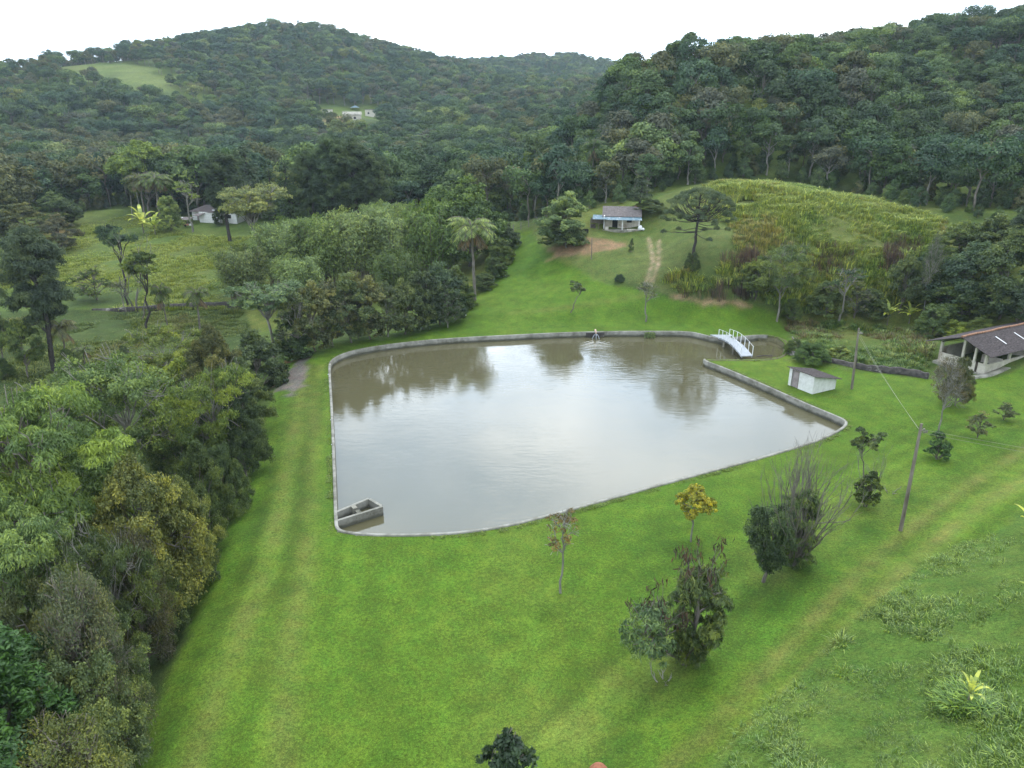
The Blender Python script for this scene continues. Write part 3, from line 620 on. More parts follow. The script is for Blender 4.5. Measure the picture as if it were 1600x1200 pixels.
def make_araucaria(key, seed=3):
    r = np.random.default_rng(seed); H_, paths, B = 12., [], []
    tp = curve((0, 0, -.4), (.5, .1, 11.3), r, wob=.01, k=12); paths.append((tp, np.linspace(.3, .1, 12)))
    def limb(z0_, e, sag):
        s_ = np.array([.5*z0_/11.3, 0, z0_]); t = np.linspace(0, 1, 8)[:,None]; h_ = (e-s_)*[1,1,0]; P = s_+h_*t+[0,0,1]*((e[2]-z0_)*t**2.2-sag*np.sin(np.pi*t)); paths.append((P, np.linspace(.07, .03, 8))); return P
    for k in range(64):                                            # the umbrella
        rr = 5.5*math.sqrt((k+.5)/64); a = k*2.39996+r.uniform(-.15, .15); e = np.array([.5+math.cos(a)*rr, math.sin(a)*rr, 12.0-2.5*(rr/5.4)**2+r.uniform(-.3, .25)])
        if k % 2 == 0 or rr > 3: limb(max(6.4, e[2]-1.0-rr*.5), e, .1)
        B.append((e, r.uniform(.45, .62)))
    for k in range(20):                                            # open middle tiers, tufted only at the tips
        a = k*2.39996+1; rr = r.uniform(4.6, 6.0); e = np.array([.4+math.cos(a)*rr, math.sin(a)*rr, r.uniform(6.6, 8.8)]); P = limb(e[2]-.5, e, .25); B.append((e, .58)); B.append((P[6]+[0,0,.2]+r.normal(0,.3,3), .42))
    for k in range(9):                                             # low sparse branches
        a = k*2.39996+2.2; rr = r.uniform(3.8, 6.2); e = np.array([.2+math.cos(a)*rr, math.sin(a)*rr, r.uniform(4.0, 5.6)]); limb(e[2]+.2, e, .3); B.append((e, .5)) if k % 3 else None
    P, D, lv = [], [], []
    for c_, rad in B:
        n = 260; d = hemi(r, n, -.75); n = len(d); P.append(c_+d*rad*r.uniform(.5, 1.1, n)[:,None]*[1.15,1.15,.8]); D.append(d); lv.append(np.full(n, r.uniform(.1, .6))+r.uniform(0, .35, n))
    P = np.vstack(P); D = np.vstack(D); lv = np.concatenate(lv); V, Q = leafquads(P, D*.6+[0,0,.35], np.full(len(P), .24), r, .35, D, .5)
    o = Proto(); o.W = np.ptp(V[:,0]); o.H = V[:,2].max(); o.crown = quadmesh('crown', V, Q, {'lv': ('FLOAT', 'FACE', lv)}); o.crown.materials.append(LEAF)
    TV, TQ = tubes_np(paths, 6); o.trunk = quadmesh('trunk', TV, TQ, smooth=True); o.trunk.materials.append(M['darkbark']); PROTO[key] = o
def make_twiggy(key, seed, H=4., W=5., n0=16, bark='bark', spread=.8, levels=3, tr=.05):
    """bare branching shrub: several stems from one foot, forking upward"""
    r = np.random.default_rng(seed); paths = []
    def grow(p, d, L_, rad, lv):
        k = 5; pts = [p]; dd = d
        for i in range(k): dd = unit(dd+r.normal(0, .1, 3)+[0, 0, .06]); pts.append(pts[-1]+dd*L_/k)
        paths.append((np.array(pts), np.linspace(rad, rad*.55, k+1)))
        if lv:
            for i in range(r.integers(2, 4)): q = r.integers(2, k+1); grow(pts[q], unit(dd+r.normal(0, .33, 3)+[0,0,.25]), L_*r.uniform(.5, .8), rad*.55, lv-1)
    for i in range(n0): a = i*2.4; s_ = spread*r.uniform(.25, 1); grow(np.array([0.1*math.cos(a), .1*math.sin(a), -.1]), unit(np.array([math.cos(a)*s_, math.sin(a)*s_, 1.])), H*r.uniform(.35, .55), tr, levels-1)
    TV, TQ = tubes_np(paths, 5); sc = H/np.quantile(TV[:,2], .995); TV = TV*sc; o = Proto(); o.W = np.ptp(TV[:,0]); o.H = H; o.crown = None
    o.trunk = quadmesh('branches', TV, TQ, smooth=True); o.trunk.materials.append(M[bark]); o.names = ('branches', ''); o.paths = paths; o.sc = sc; PROTO[key] = o; return o
def make_broadleaf_plant(key, seed, n=9, Ln=1.6, W_=.38, el=(.5, 1.35)):
    """banana-like plant: big paddle leaves from a short stem"""
    r = np.random.default_rng(seed); V, Q, lv = [], [], []; off = 0; paths = []; stem = np.array([0, 0, Ln*.55]); paths.append((np.array([[0,0,-.1],[0,0,Ln*.3],stem]), [.11,.09,.05]))
    for i in range(n):
        a = i*2.4+r.uniform(-.3,.3); e = r.uniform(*el); k = 7; t = np.linspace(0, 1, k+1); ang = e-1.15*t**1.5; d = np.array([math.cos(a), math.sin(a)]); L_ = Ln*r.uniform(.75, 1.15)
        x = np.cumsum(np.cos(ang))*L_/k; z = np.cumsum(np.sin(ang))*L_/k; P = stem+np.stack([d[0]*x, d[1]*x, z], -1); w = W_*np.sin(np.pi*np.clip(.06+.94*t, 0, 1))**.6*.5
        sd_ = np.array([-d[1], d[0], 0]); A = P+sd_*w[:,None]+[0,0,.12*W_]; B_ = P-sd_*w[:,None]+[0,0,.12*W_]; vv = np.stack([A, P, B_], 1).reshape(-1, 3)
        for j in range(k):
            Q += [[off+3*j, off+3*j+1, off+3*j+4, off+3*j+3], [off+3*j+1, off+3*j+2, off+3*j+5, off+3*j+4]]; lv += [r.uniform(.3, 1)]*2
        V.append(vv); off += len(vv); paths.append((np.vstack([stem, P[0]]), [.03,.02]))
    V = np.vstack(V); o = Proto(); o.W = np.ptp(V[:,0]); o.H = V[:,2].max(); o.crown = quadmesh('leaves', V, Q, {'lv': ('FLOAT', 'FACE', np.array(lv))}, smooth=False); o.crown.materials.append(LEAF)
    TV, TQ = tubes_np(paths, 6); o.trunk = quadmesh('stem', TV, TQ, smooth=True); o.trunk.materials.append(M['bark']); o.names = ('stem', 'leaves'); o.VQ = (V, np.array(Q), np.array(lv), TV, TQ, 'bark'); PROTO[key] = o
def tuft_mesh(name, seed, n=60, h=.5, spread=.3, w=.03, bend=.5, asp=3):
    r = np.random.default_rng(seed); a = r.uniform(0, 6.28, n); q = spread*r.uniform(0, 1, n)**.6; b = np.stack([np.cos(a)*q, np.sin(a)*q, np.full(n, -.05)], -1)
    hh = h*r.uniform(.5, 1.1, n); d = np.stack([np.cos(a), np.sin(a), np.zeros(n)], -1); out = bend*r.uniform(.1, 1, n)*hh; sd_ = np.stack([-np.sin(a), np.cos(a), np.zeros(n)], -1)*w*.5
    m1 = b+d*(out*.3)[:,None]+[0,0,1]*(hh*.6)[:,None]; m2 = b+d*out[:,None]+[0,0,1]*(hh*(1-.35*bend))[:,None]
    V = np.stack([b-sd_, b+sd_, m1+sd_, m1-sd_, m1-sd_, m1+sd_, m2+sd_*.3, m2-sd_*.3], 1).reshape(-1, 3); Q = np.arange(len(V)).reshape(-1, 4)
    me = quadmesh(name, V, Q, {'lv': ('FLOAT', 'FACE', np.repeat(r.uniform(0, 1, n), 2))}); me.materials.append(LEAF); return me

# prototypes
for i, (sh, z0) in enumerate([('dome', 3.2), ('dome', 4.5), ('umbrella', 5.0), ('dome', 2.2), ('column', 2.5), ('umbrella', 4.0)]):
    make_tree(f'far{i}', 100+i, H=10, R_=[4.6, 4.2, 4.8, 4.3, 2.9, 4.4][i], z0=z0, shape=sh, nc=[30, 26, 22, 34, 24, 20][i], nl=120, ls=.48, cs=[.31,.33,.33,.3,.4,.36][i], bark='palebark' if i in (1, 4) else 'bark', tr=.17, blim=14)
make_tree('farcone', 120, H=12, R_=2.6, z0=2, shape='cone', nc=40, nl=90, ls=.4, cs=.34, asp=.3, tr=.2, fork=False, bark='darkbark')
make_palm('farpalm', 131, H=10, nf=18)
for i, (sh, z0) in enumerate([('dome', 2.2), ('umbrella', 3.2), ('bush', .3), ('dome', .5)]):
    make_tree(f'mid{i}', 200+i, H=8, R_=[3.7, 4.2, 3.4, 3.9][i], z0=z0, shape=sh, nc=[40, 26, 50, 50][i], nl=75, ls=.24, cs=[.25,.27,.25,.23][i], sub=8, jit=.65, jx=.08, bark='palebark' if i in (1,) else 'bark', tr=.13, twigs=2 if i in (1,) else 0)
make_tree('midcone', 220, H=13, R_=2.7, z0=4, shape='column', nc=80, nl=90, ls=.3, cs=.3, sub=6, asp=.2, jx=.1, tr=.2, fork=False, bark='darkbark', droop=.3)
make_tree('brushy', 221, H=7, R_=3.2, z0=1.0, shape='dome', nc=34, nl=34, ls=.24, cs=.3, sub=6, asp=.35, tr=.11, twigs=5, bark='palebark')
make_tree('thicket', 222, H=6, R_=3., z0=.2, shape='bush', nc=56, nl=80, ls=.12, cs=.24, sub=9, asp=.4, tr=.07, twigs=16, bark='wood', blim=56, jit=.8, jx=.12)
make_tree('near0', 230, H=8, R_=4.2, z0=3.0, shape='umbrella', nc=30, nl=210, ls=.15, cs=.25, sub=14, asp=.3, tr=.17, twigs=3, droop=.5, bark='bark', squash=.55, jit=.7)
make_tree('near1', 231, H=7, R_=4.0, z0=2.0, shape='umbrella', nc=24, nl=130, ls=.145, cs=.24, sub=11, asp=.42, tr=.11, twigs=5, bark='palebark', squash=.5, jit=.7, jx=.06)
make_tree('near2', 232, H=6, R_=3.3, z0=.3, shape='bush', nc=60, nl=110, ls=.125, cs=.2, sub=12, asp=.5, tr=.1, twigs=3, jit=.75, jx=.07)
make_tree('near3', 233, H=7, R_=3.6, z0=.8, shape='dome', nc=56, nl=110, ls=.14, cs=.19, sub=12, asp=.45, tr=.12, twigs=3, jit=.75, jx=.08)
make_tree('nearcone', 234, H=8, R_=3.4, z0=.1, shape='cone', nc=110, nl=80, ls=.14, cs=.16, sub=10, asp=.35, tr=.14, squash=1.1, jit=.5)
make_palm('palm', 240, H=10, crown=3.4, nf=26, dead=8); make_palm('smallpalm', 241, H=5.5, crown=2.3, nf=16, dead=2, tr=.12)
for i in range(3): make_bamboo(f'bamboo{i}', 250+i)
make_araucaria('araucaria')
make_tree('vshrub', 260, H=4, R_=1.35, z0=.7, shape='vase', nc=60, nl=60, ls=.10, cs=.27, sub=9, asp=.5, tr=.09, squash=1.3, jit=.7, jx=.04)
make_tree('sapling', 261, H=4, R_=.95, z0=2.2, shape='dome', nc=12, nl=16, ls=.10, cs=.34, sub=5, asp=.5, tr=.05, twigs=4, bark='palebark')
make_tree('goldtree', 262, H=3.6, R_=1.05, z0=1.7, shape='dome', nc=34, nl=44, ls=.10, cs=.28, sub=8, asp=.6, tr=.05, bark='palebark')
make_tree('podtree', 263, H=5, R_=1.35, z0=.1, shape='column', fork=False, nc=54, nl=44, ls=.2, cs=.28, sub=8, asp=.24, tr=.09, droop=.9, jit=.45, twigs=3, jx=.04)
make_tree('podside', 264, H=3.4, R_=1.5, z0=1.3, shape='dome', nc=20, nl=30, ls=.2, cs=.28, sub=7, asp=.24, tr=.06, droop=.8, jit=.45, twigs=5, lean=-.62, jx=.04)
make_tree('leafyshrub', 265, H=2, R_=.85, z0=.15, shape='bush', nc=30, nl=40, ls=.12, cs=.3, sub=8, asp=.45, tr=.05, jit=.7)
make_tree('lean', 266, H=5, R_=1.0, z0=3.2, shape='umbrella', nc=8, nl=40, ls=.22, cs=.4, sub=7, asp=.3, tr=.06, lean=-.18, bark='bark', twigs=3)
make_tree('smallround', 267, H=3, R_=1.2, z0=.7, shape='dome', nc=20, nl=26, ls=.13, cs=.33, sub=6, asp=.5, tr=.06, twigs=4)
make_tree('greyhaze', 268, H=6, R_=2.4, z0=2.4, shape='dome', nc=26, nl=26, ls=.12, cs=.33, sub=7, asp=.4, tr=.1, twigs=12, bark='palebark')
make_tree('flat', 269, H=5, R_=1.9, z0=3.6, shape='umbrella', nc=9, nl=60, ls=.2, cs=.36, sub=8, asp=.4, tr=.1, lean=.15, bark='darkbark', squash=.5)
make_tree('tallumb', 270, H=10, R_=3.6, z0=6.6, shape='umbrella', nc=22, nl=60, ls=.26, cs=.3, sub=9, asp=.45, tr=.15, bark='palebark', twigs=3, squash=.55)
make_twiggy('bareshrub', 280, n0=28, tr=.032, levels=4, spread=.75); make_twiggy('snag', 281, H=6, n0=3, spread=.3, tr=.045, levels=4, bark='palebark'); make_twiggy('stick', 282, H=1, n0=4, spread=1.2, tr=.03, bark='palebark')
make_twiggy('baretree', 283, H=6, n0=4, spread=.35, tr=.025, levels=4, bark='palebark')
make_broadleaf_plant('banana', 290); make_broadleaf_plant('banana2', 291, n=13, Ln=2.6, W_=.6)

COLR = dict(dark=(.020,.046,.014), dk2=(.030,.062,.014), mid=(.042,.084,.017), light=(.074,.138,.022), yel=(.105,.15,.024), lime=(.12,.2,.03), blue=(.022,.055,.030), olive=(.060,.074,.022), brown=(.046,.05,.022),
            grey=(.056,.074,.030), gold=(.36,.37,.03), deep=(.018,.066,.008), bamb=(.062,.125,.028), pine=(.022,.048,.026), strawc=(.3,.2,.1), purple=(.12,.07,.1), pod=(.09,.05,.03), ylol=(.088,.112,.020))
for k_ in COLR: COLR[k_] = tuple(q*(1.0 if k_ in ('gold',) else 1.6)*m_ for q, m_ in zip(COLR[k_], (1.28, 1.04, .74) if k_ not in ('gold','brown','olive','ylol','yel','grey') else (1.05, 1.02, .8)))
def hexc(c): return (*COLR[c], 1) if isinstance(c, str) else (*[q*m_ for q, m_ in zip(c, (1.62, 1.42, 1.0))], 1)
def plant(name, key, loc, h, w, col, label=None, cat='tree', group=None, rz=None, single=False):
    o = PROTO[key]; names = getattr(o, 'names', ('trunk', 'crown')); sz = h/o.H; sx = sz if w is None else w/o.W
    rz = (hash_f(loc[0], loc[1])*6.283) if rz is None else rz
    e = empty(name, (loc[0], loc[1], loc[2]-.05), label, cat, group, rz); e.scale = (sx, sx, sz)
    tr_ = link(names[0], o.trunk, e)
    if o.crown is not None:
        c_ = link(names[1], o.crown, e); c_.color = hexc(col)
    if getattr(o, 'dead', None): d_ = link('dead_fronds', o.dead, e); d_.color = (.17,.11,.05,1)
    return e
def hash_f(a, b): return (math.sin(a*12.9898+b*78.233)*43758.5453) % 1.0
def size_px(u, v, vt, wpx=None):
    """world foot, height so that the top reaches photo row vt, and width"""
    g = G(u, v); d = ray(u, vt); zt = CAMZ+d[2]/d[1]*g[1]; dep = g[1]*cp+(CAMZ-g[2])*sp_
    return g, max(.3, zt-g[2]), (None if wpx is None else wpx*dep/F)
def T(name, key, u, v, vt, wpx, col, label, cat='tree', group=None, rz=None):
    g, h, w = size_px(u, v, vt, wpx); return plant(name, key, g, h, w, col, label, cat, group, rz)

# ------------------------------------------------------------------ single trees and shrubs (photo pixel of the foot, row of the top, width)
# wood on the outer slope of the dam, front to back
T('conifer', 'nearcone', 40, 1330, 985, 330, 'deep', 'deep green dense conifer in the bottom left corner of the wood')
T('shrub', 'thicket', -20, 1420, 1110, 210, 'brown', 'brownish scrub at the very bottom left, in front of the deep green conifer', 'shrub')
T('shrub', 'thicket', 130, 1330, 1130, 200, 'ylol', 'yellowish low shrub at the bottom edge beside the conifer', 'shrub')
T('tree', 'near2', 150, 1240, 1020, 190, 'mid', 'dark green bushy tree at the lower end of the grass strip, bottom left')
T('tree', 'near3', 178, 1130, 925, 150, 'mid', 'mid green bushy tree beside the strip, just above the lowest bushy tree')
T('thicket', 'thicket', 175, 1190, 900, 150, 'grey', 'tangled grey vine-hung thicket with bare twigs below the big leaning trunk', 'shrub')
T('tree', 'near1', 110, 1160, 900, 150, 'olive', 'thin olive crowned tree left of the vine-hung thicket')
T('tree', 'near1', 205, 1080, 830, 140, (.05,.085,.024), 'thin mid green tree rising over the vine-hung thicket')
T('thicket', 'thicket', 232, 1040, 830, 110, 'brown', 'grey brown tangled thicket behind the vine-hung one', 'shrub')
T('dead_tree', 'baretree', 200, 1080, 800, 130, 'grey', 'bare pale twigs sticking up out of the tangled thicket', 'dead tree')
T('shrub', 'near2', 248, 1010, 865, 115, 'mid', 'dark green shrub at the strip edge beside the grey thicket', 'shrub')
T('tree', 'near3', 250, 985, 715, 200, 'ylol', 'yellow olive rounded tree in the middle of the wood along the strip')
T('tree', 'near3', 304, 930, 745, 112, 'ylol', 'smaller yellow olive tree touching the strip edge')
T('shrub', 'near2', 308, 920, 835, 72, 'dk2', 'small dark shrub spilling onto the strip below the yellow olive trees', 'shrub')
T('eucalyptus', 'near0', 122, 1010, 632, 265, (.08,.145,.024), 'big pale green tree with drooping leaves and a brown leaning trunk at left', rz=.4)
T('eucalyptus', 'near0', -40, 1010, 700, 230, (.075,.135,.024), 'pale green layered tree cut by the left edge of the photo', rz=2.0)
T('tree', 'near0', 60, 1120, 800, 210, (.065,.125,.024), 'pale green tree below the big leaning one', rz=3.5)
T('tree', 'near1', 225, 800, 560, 220, (.075,.14,.028), 'light green open tree with pale forking limbs on the meadow side of the wood')
T('tree', 'near1', 130, 760, 600, 150, (.09,.15,.03), 'thin yellow green tree reaching over the meadow')
T('tree', 'near1', 348, 770, 578, 130, (.09,.16,.03), 'yellow green tree top rising from the dark wood near the strip')
T('tree', 'near3', 290, 760, 610, 110, 'mid', 'mid green tree between the open light green tree and the yellow green top')
T('tree', 'near3', 330, 860, 690, 100, 'dk2', 'dark green tree standing behind the small strip-side shrubs')
T('shrub', 'near2', 356, 810, 695, 80, 'dk2', 'dark green shrub at the strip edge halfway up the wood', 'shrub')
T('tree', 'near2', 385, 745, 610, 90, 'dark', 'dark green bushy tree by the strip, below the muddy patch')
T('tree', 'near3', 388, 690, 560, 100, 'dk2', 'dark tree at the inner bend of the strip beside the muddy patch')
T('tree', 'near3', 350, 690, 508, 110, 'olive', 'olive brown bushy tree at the meadow end of the dark wood')
T('tree', 'mid3', 405, 620, 515, 90, 'dark', 'dark green tree just left of the muddy patch')
T('tree', 'tallumb', 428, 568, 440, 112, (.055,.105,.045), 'flat-topped blue green tree with a pale forked trunk at the head of the strip', rz=1.0)
T('tree', 'mid2', 458, 562, 505, 60, 'dark', 'dark bush under the flat-topped blue green tree')
T('tree', 'near1', 272, 640, 518, 125, (.1,.16,.03), 'low spreading yellow green tree at the meadow edge')
T('tree', 'mid0', 300, 700, 560, 100, 'light', 'light green tree between the spreading yellow one and the dark wood')
T('tree', 'mid2', 340, 770, 640, 100, 'mid', 'mid green bush deep in the wood under the yellow green top')
T('tree', 'mid2', 190, 900, 740, 120, 'mid', 'mid green bush behind the big leaning tree')
T('dead_tree', 'snag', 68, 640, 608, 30, 'grey', 'small dead white snag standing in the low meadow', 'dead tree')
# dense row behind the pond
row = [(470,560,455,70,'dk2','brushy'),(492,549,440,75,'olive','mid3'),(520,541,436,66,'olive','brushy'),(548,536,428,72,'dk2','mid3'),(578,530,432,70,'olive','mid3'),(606,526,440,66,'dk2','brushy'),
       (634,522,436,62,'dk2','mid3'),(662,515,424,62,'dark','mid2'),(688,507,410,70,'blue','mid3'),(712,500,416,56,'dk2','mid3'),(700,512,440,46,'dark','brushy'),(560,528,425,50,'olive','mid3'),(722,484,446,44,'mid','mid2'),(757,452,428,40,'dk2','mid2'),(772,436,402,40,'dk2','mid2'),(783,415,372,40,'mid','mid2'),(788,392,345,46,'dark','mid3')]
ordn = ['first','second','third','fourth','fifth','sixth','seventh','eighth','ninth','tenth','eleventh','twelfth','thirteenth','fourteenth','fifteenth','sixteenth','seventeenth']
cn = dict(dk2='dark green', olive='olive brown', dark='very dark', blue='blue green', mid='mid green')
for i, (u, v, vt, w, c_, k) in enumerate(sorted(row)):
    T('tree', k, u, v, vt, w*1.12, c_, f'{cn[c_]} bushy tree, {ordn[i]} from the left in the dense row behind the pond', group='trees in the dense row behind the pond')
# bamboo
bl = ['dark bamboo clump with bare culms at the left end of the bamboo stand', 'bamboo clump second from the left in the stand behind the tree row', 'bamboo clump third from the left in the stand', 'tall feathery bamboo clump in the middle of the stand', 'bamboo clump just right of the middle of the stand', 'bamboo clump near the right end, left of the big light green tree', 'low bamboo clump in front of the left part of the stand', 'low bamboo clump in front of the right part of the stand','bamboo clump at the back of the stand towards the left house','bamboo clump at the back right of the stand','bamboo clump beside the palm at the right end of the stand']
for i, (u, v, vt, w, c_) in enumerate([(385,475,385,95,'mid'),(445,450,345,100,'bamb'),(505,448,338,105,'bamb'),(562,446,326,110,'bamb'),(622,446,322,110,'bamb'),(675,440,315,100,'bamb'),(470,480,400,90,'bamb'),(620,470,392,90,'mid'),(470,410,338,90,'bamb'),(600,405,316,90,'bamb'),(700,430,350,60,'bamb')]):
    T('bamboo', f'bamboo{i%3}', u, v, vt, w, c_, bl[i], 'bamboo', 'bamboo clumps behind the pond')
T('tree', 'mid3', 735, 415, 278, 120, (.06,.12,.034), 'tall light green rounded tree behind the palm')
T('tree', 'mid0', 690, 400, 290, 80, (.055,.11,.03), 'light green tree left of the tall rounded one')
T('tree', 'mid0', 618, 440, 345, 60, 'grey', 'greyish thin tree among the bamboo')
T('palm_tree', 'palm', 742, 470, 336, 86, 'bamb', 'tall feather palm with orange dead fronds at the end of the tree row')
# left meadow and its house
T('tree', 'tallumb', 404, 440, 288, 105, (.09,.13,.04), 'pale leaved tree with orange bromeliads on its crooked trunk', rz=2)
T('pine_tree', 'midcone', 360, 378, 238, 70, 'pine', 'dark pine with a slim black trunk in front of the left house')
T('tree', 'mid0', 235, 336, 220, 112, (.07,.13,.024), 'big yellow green tree above the two palms at left')
T('palm_tree', 'palm', 228, 346, 268, 52, 'olive', 'palm with a pale trunk, left of the pair under the yellow green tree')
T('palm_tree', 'palm', 250, 349, 268, 58, 'mid', 'palm with drooping brownish fronds, right of the pair under the yellow green tree')
T('banana_plant', 'banana2', 225, 366, 320, 46, 'lime', 'bright yellow green banana clump beside the left house', 'plant')
T('banana_plant', 'banana2', 243, 368, 332, 40, 'lime', 'smaller bright banana clump right of the brightest one at the left house', 'plant')
T('tree', 'mid2', 268, 362, 306, 40, 'light', 'light green bush between the banana clump and the left house')
T('tree', 'sapling', 300, 362, 282, 40, 'light', 'slender light tree rising in front of the left house roof')
T('tree', 'mid2', 345, 352, 320, 22, 'dark', 'small dark bush against the white wall of the left house')
T('pine_tree', 'farcone', 395, 350, 225, 60, 'pine', 'dark blue green conifer behind the bromeliad tree')
T('pine_tree', 'farcone', 345, 335, 232, 60, 'pine', 'dark conifer behind the roof of the left house')
T('tree', 'mid3', 92, 352, 300, 66, 'dk2', 'round dark green tree at the left edge of the meadow')
T('tree', 'mid3', 112, 350, 312, 34, 'dark', 'smaller dark tree touching the round one at right')
T('tree', 'mid3', 98, 392, 335, 62, 'brown', 'reddish brown tinged rounded tree in front of the round dark one')
T('tree', 'mid3', 45, 375, 318, 80, 'olive', 'olive brown tree at left behind the tall dark pine')
T('tree', 'mid3', 5, 370, 285, 80, 'olive', 'brownish tree at the left border above the palm')
T('tree', 'mid2', 30, 440, 375, 70, 'mid', 'mid green bushes left of the tall dark pine')
T('pine_tree', 'midcone', 87, 582, 355, 105, 'pine', 'tall dark pine with a black trunk standing in the low meadow at left', rz=1)
T('palm_tree', 'palm', 6, 520, 372, 56, 'bamb', 'tall palm cut by the left border')
T('tree', 'smallround', 153, 474, 414, 62, 'mid', 'small spreading tree with a dark trunk left of the grey snag')
T('tree', 'flat', 200, 480, 352, 46, 'blue', 'blue green tree grown through with grey twigs in the left meadow')
T('dead_tree', 'snag', 212, 482, 360, 60, 'grey', 'grey bare branches beside the blue green meadow tree', 'dead tree')
T('tree', 'flat', 231, 528, 396, 52, 'mid', 'leaning tree with a black forked trunk in the low meadow', rz=0)
T('tree', 'lean', 222, 500, 430, 34, 'light', 'light green small crown left of the black forked trunk', rz=3)
T('tree', 'sapling', 196, 488, 440, 30, 'grey', 'pale thin sapling with white stems at the meadow wall')
T('palm_tree', 'smallpalm', 264, 520, 443, 34, 'mid', 'slim palm right of the black forked trunk')
T('palm_tree', 'smallpalm', 312, 514, 449, 44, 'mid', 'palm with drooping fronds in front of the dark meadow wall')
T('palm_tree', 'smallpalm', 106, 575, 500, 46, 'olive', 'brownish palm behind the black pine trunk')
T('palm_tree', 'smallpalm', 133, 575, 540, 34, 'mid', 'low palm right of the tall dark pine')
T('tree', 'near2', 110, 580, 545, 34, 'mid', 'mid green bush at the foot of the brownish palm')
T('shrub', 'near2', 197, 570, 540, 24, 'dk2', 'small round dark bush alone in the low meadow', 'shrub')
T('shrub', 'near2', 5, 592, 560, 40, 'mid', 'low green bush at the left border of the low meadow', 'shrub')
T('tree', 'mid0', 45, 590, 500, 66, 'mid', 'mid green tree left of the black pine trunk')
T('tree', 'mid0', 5, 560, 490, 50, 'dk2', 'darker green tree at the left border beside the low meadow')
# lawn behind the pond and the slope with the farmhouse
T('tree', 'mid3', 884, 388, 300, 84, (.075,.135,.036), 'rounded tree dense to the ground beside the farmhouse, light on top')
T('tree', 'mid2', 880, 386, 340, 70, 'dk2', 'dark lower bush under the light top of the tree beside the farmhouse')
T('pine_tree', 'farcone', 1000, 330, 262, 42, 'pine', 'small dark conifer behind the farmhouse')
T('shrub', 'near2', 1016, 332, 312, 60, 'dk2', 'dark low scrub behind the farmhouse', 'shrub')
T('sapling', 'leafyshrub', 986, 396, 372, 9, 'mid', 'thin young tree on the slope below the farmhouse', 'tree')
T('shrub', 'near2', 968, 441, 428, 18, 'blue', 'small round bush alone on the far lawn', 'shrub')
T('tree', 'lean', 891, 489, 440, 32, 'dk2', 'small tree with layered dark leaves on the far lawn')
T('tree', 'sapling', 1008, 503, 440, 36, 'grey', 'sparse pale tree with a dark nest-like clump on the far lawn')
T('araucaria', 'araucaria', 1083, 402, 290, 114, (.034,.066,.030), 'tall araucaria pine with umbrella crown and tufted branches on the slope', rz=.3)
T('shrub', 'near2', 1081, 424, 394, 26, 'dk2', 'dark green bush at the foot of the araucaria', 'shrub')
T('tree', 'near1', 1214, 502, 385, 100, (.07,.13,.035), 'light spreading tree with an epiphyte-covered trunk at the lawn edge')
T('shrub', 'near2', 1234, 500, 466, 34, 'mid', 'leafy bush beside the spreading tree at the lawn edge', 'shrub')
T('tree', 'mid0', 1180, 470, 405, 66, (.075,.13,.03), 'bright green low tree left of the spreading one')
T('tree', 'sapling', 1312, 505, 418, 48, 'blue', 'thin-trunked tree with a pale flat crown in the side valley')
T('tree', 'mid2', 1290, 492, 440, 60, 'mid', 'mid green bushes left of the thin-trunked tree')
T('tree', 'smallround', 1334, 498, 440, 50, 'grey', 'greyish green small tree right of the thin-trunked one')
T('tree', 'mid2', 1360, 498, 452, 50, 'dk2', 'dark bush left of the banana plants')
T('tree', 'mid0', 1405, 492, 398, 62, 'dk2', 'dark green round-crowned tree above the banana plants')
T('snag', 'greyhaze', 1440, 500, 362, 36, 'dk2', 'tall snag wrapped in dark vines beside the banana plants', 'dead tree')
T('banana_plant', 'banana2', 1386, 508, 470, 38, 'lime', 'banana plant with yellow green leaves in the side valley', 'plant')
T('banana_plant', 'banana2', 1420, 506, 472, 34, 'lime', 'second banana plant, right of the yellow green one', 'plant')
T('banana_plant', 'banana', 1300, 495, 480, 20, 'lime', 'tiny banana plant near the lawn edge', 'plant')
T('tree', 'mid2', 1455, 530, 476, 54, (.05,.1,.025), 'rounded light bush left of the barn')
T('shrub', 'near2', 1490, 528, 500, 44, 'lime', 'bright yellow green shrubs behind the left end of the barn', 'shrub')
T('shrub', 'near2', 1530, 522, 496, 44, (.09,.16,.03), 'bright green shrubs behind the middle of the barn', 'shrub')
for i, (u, v, vt, w, c_, k, lb_) in enumerate([(1470,480,400,90,'dk2','mid3','dark rounded tree left in the wood behind the barn'),(1510,490,380,110,'blue','mid3','big dark blue green tree in the middle of the wood behind the barn'),(1560,500,360,110,'dk2','mid3','big dark tree behind the right end of the barn'),
     (1490,430,345,90,'mid','mid0','mid green tree high in the wood behind the barn'),(1540,430,335,100,'dk2','mid3','dark tree high in the wood at the right'),(1610,470,310,120,'pine','midcone','dark wispy casuarina at the right border'),(1455,445,385,60,'blue','mid3','blue green tree at the left front of the wood behind the barn'),(1500,500,428,100,'mid','mid3','mid green tree directly behind the barn ridge'),(1590,520,440,80,'pine','mid0','wispy dark tree whose branches hang over the barn roof')]):
    T('tree' if k != 'midcone' else 'casuarina_tree', k, u, v, vt, w, c_, lb_)
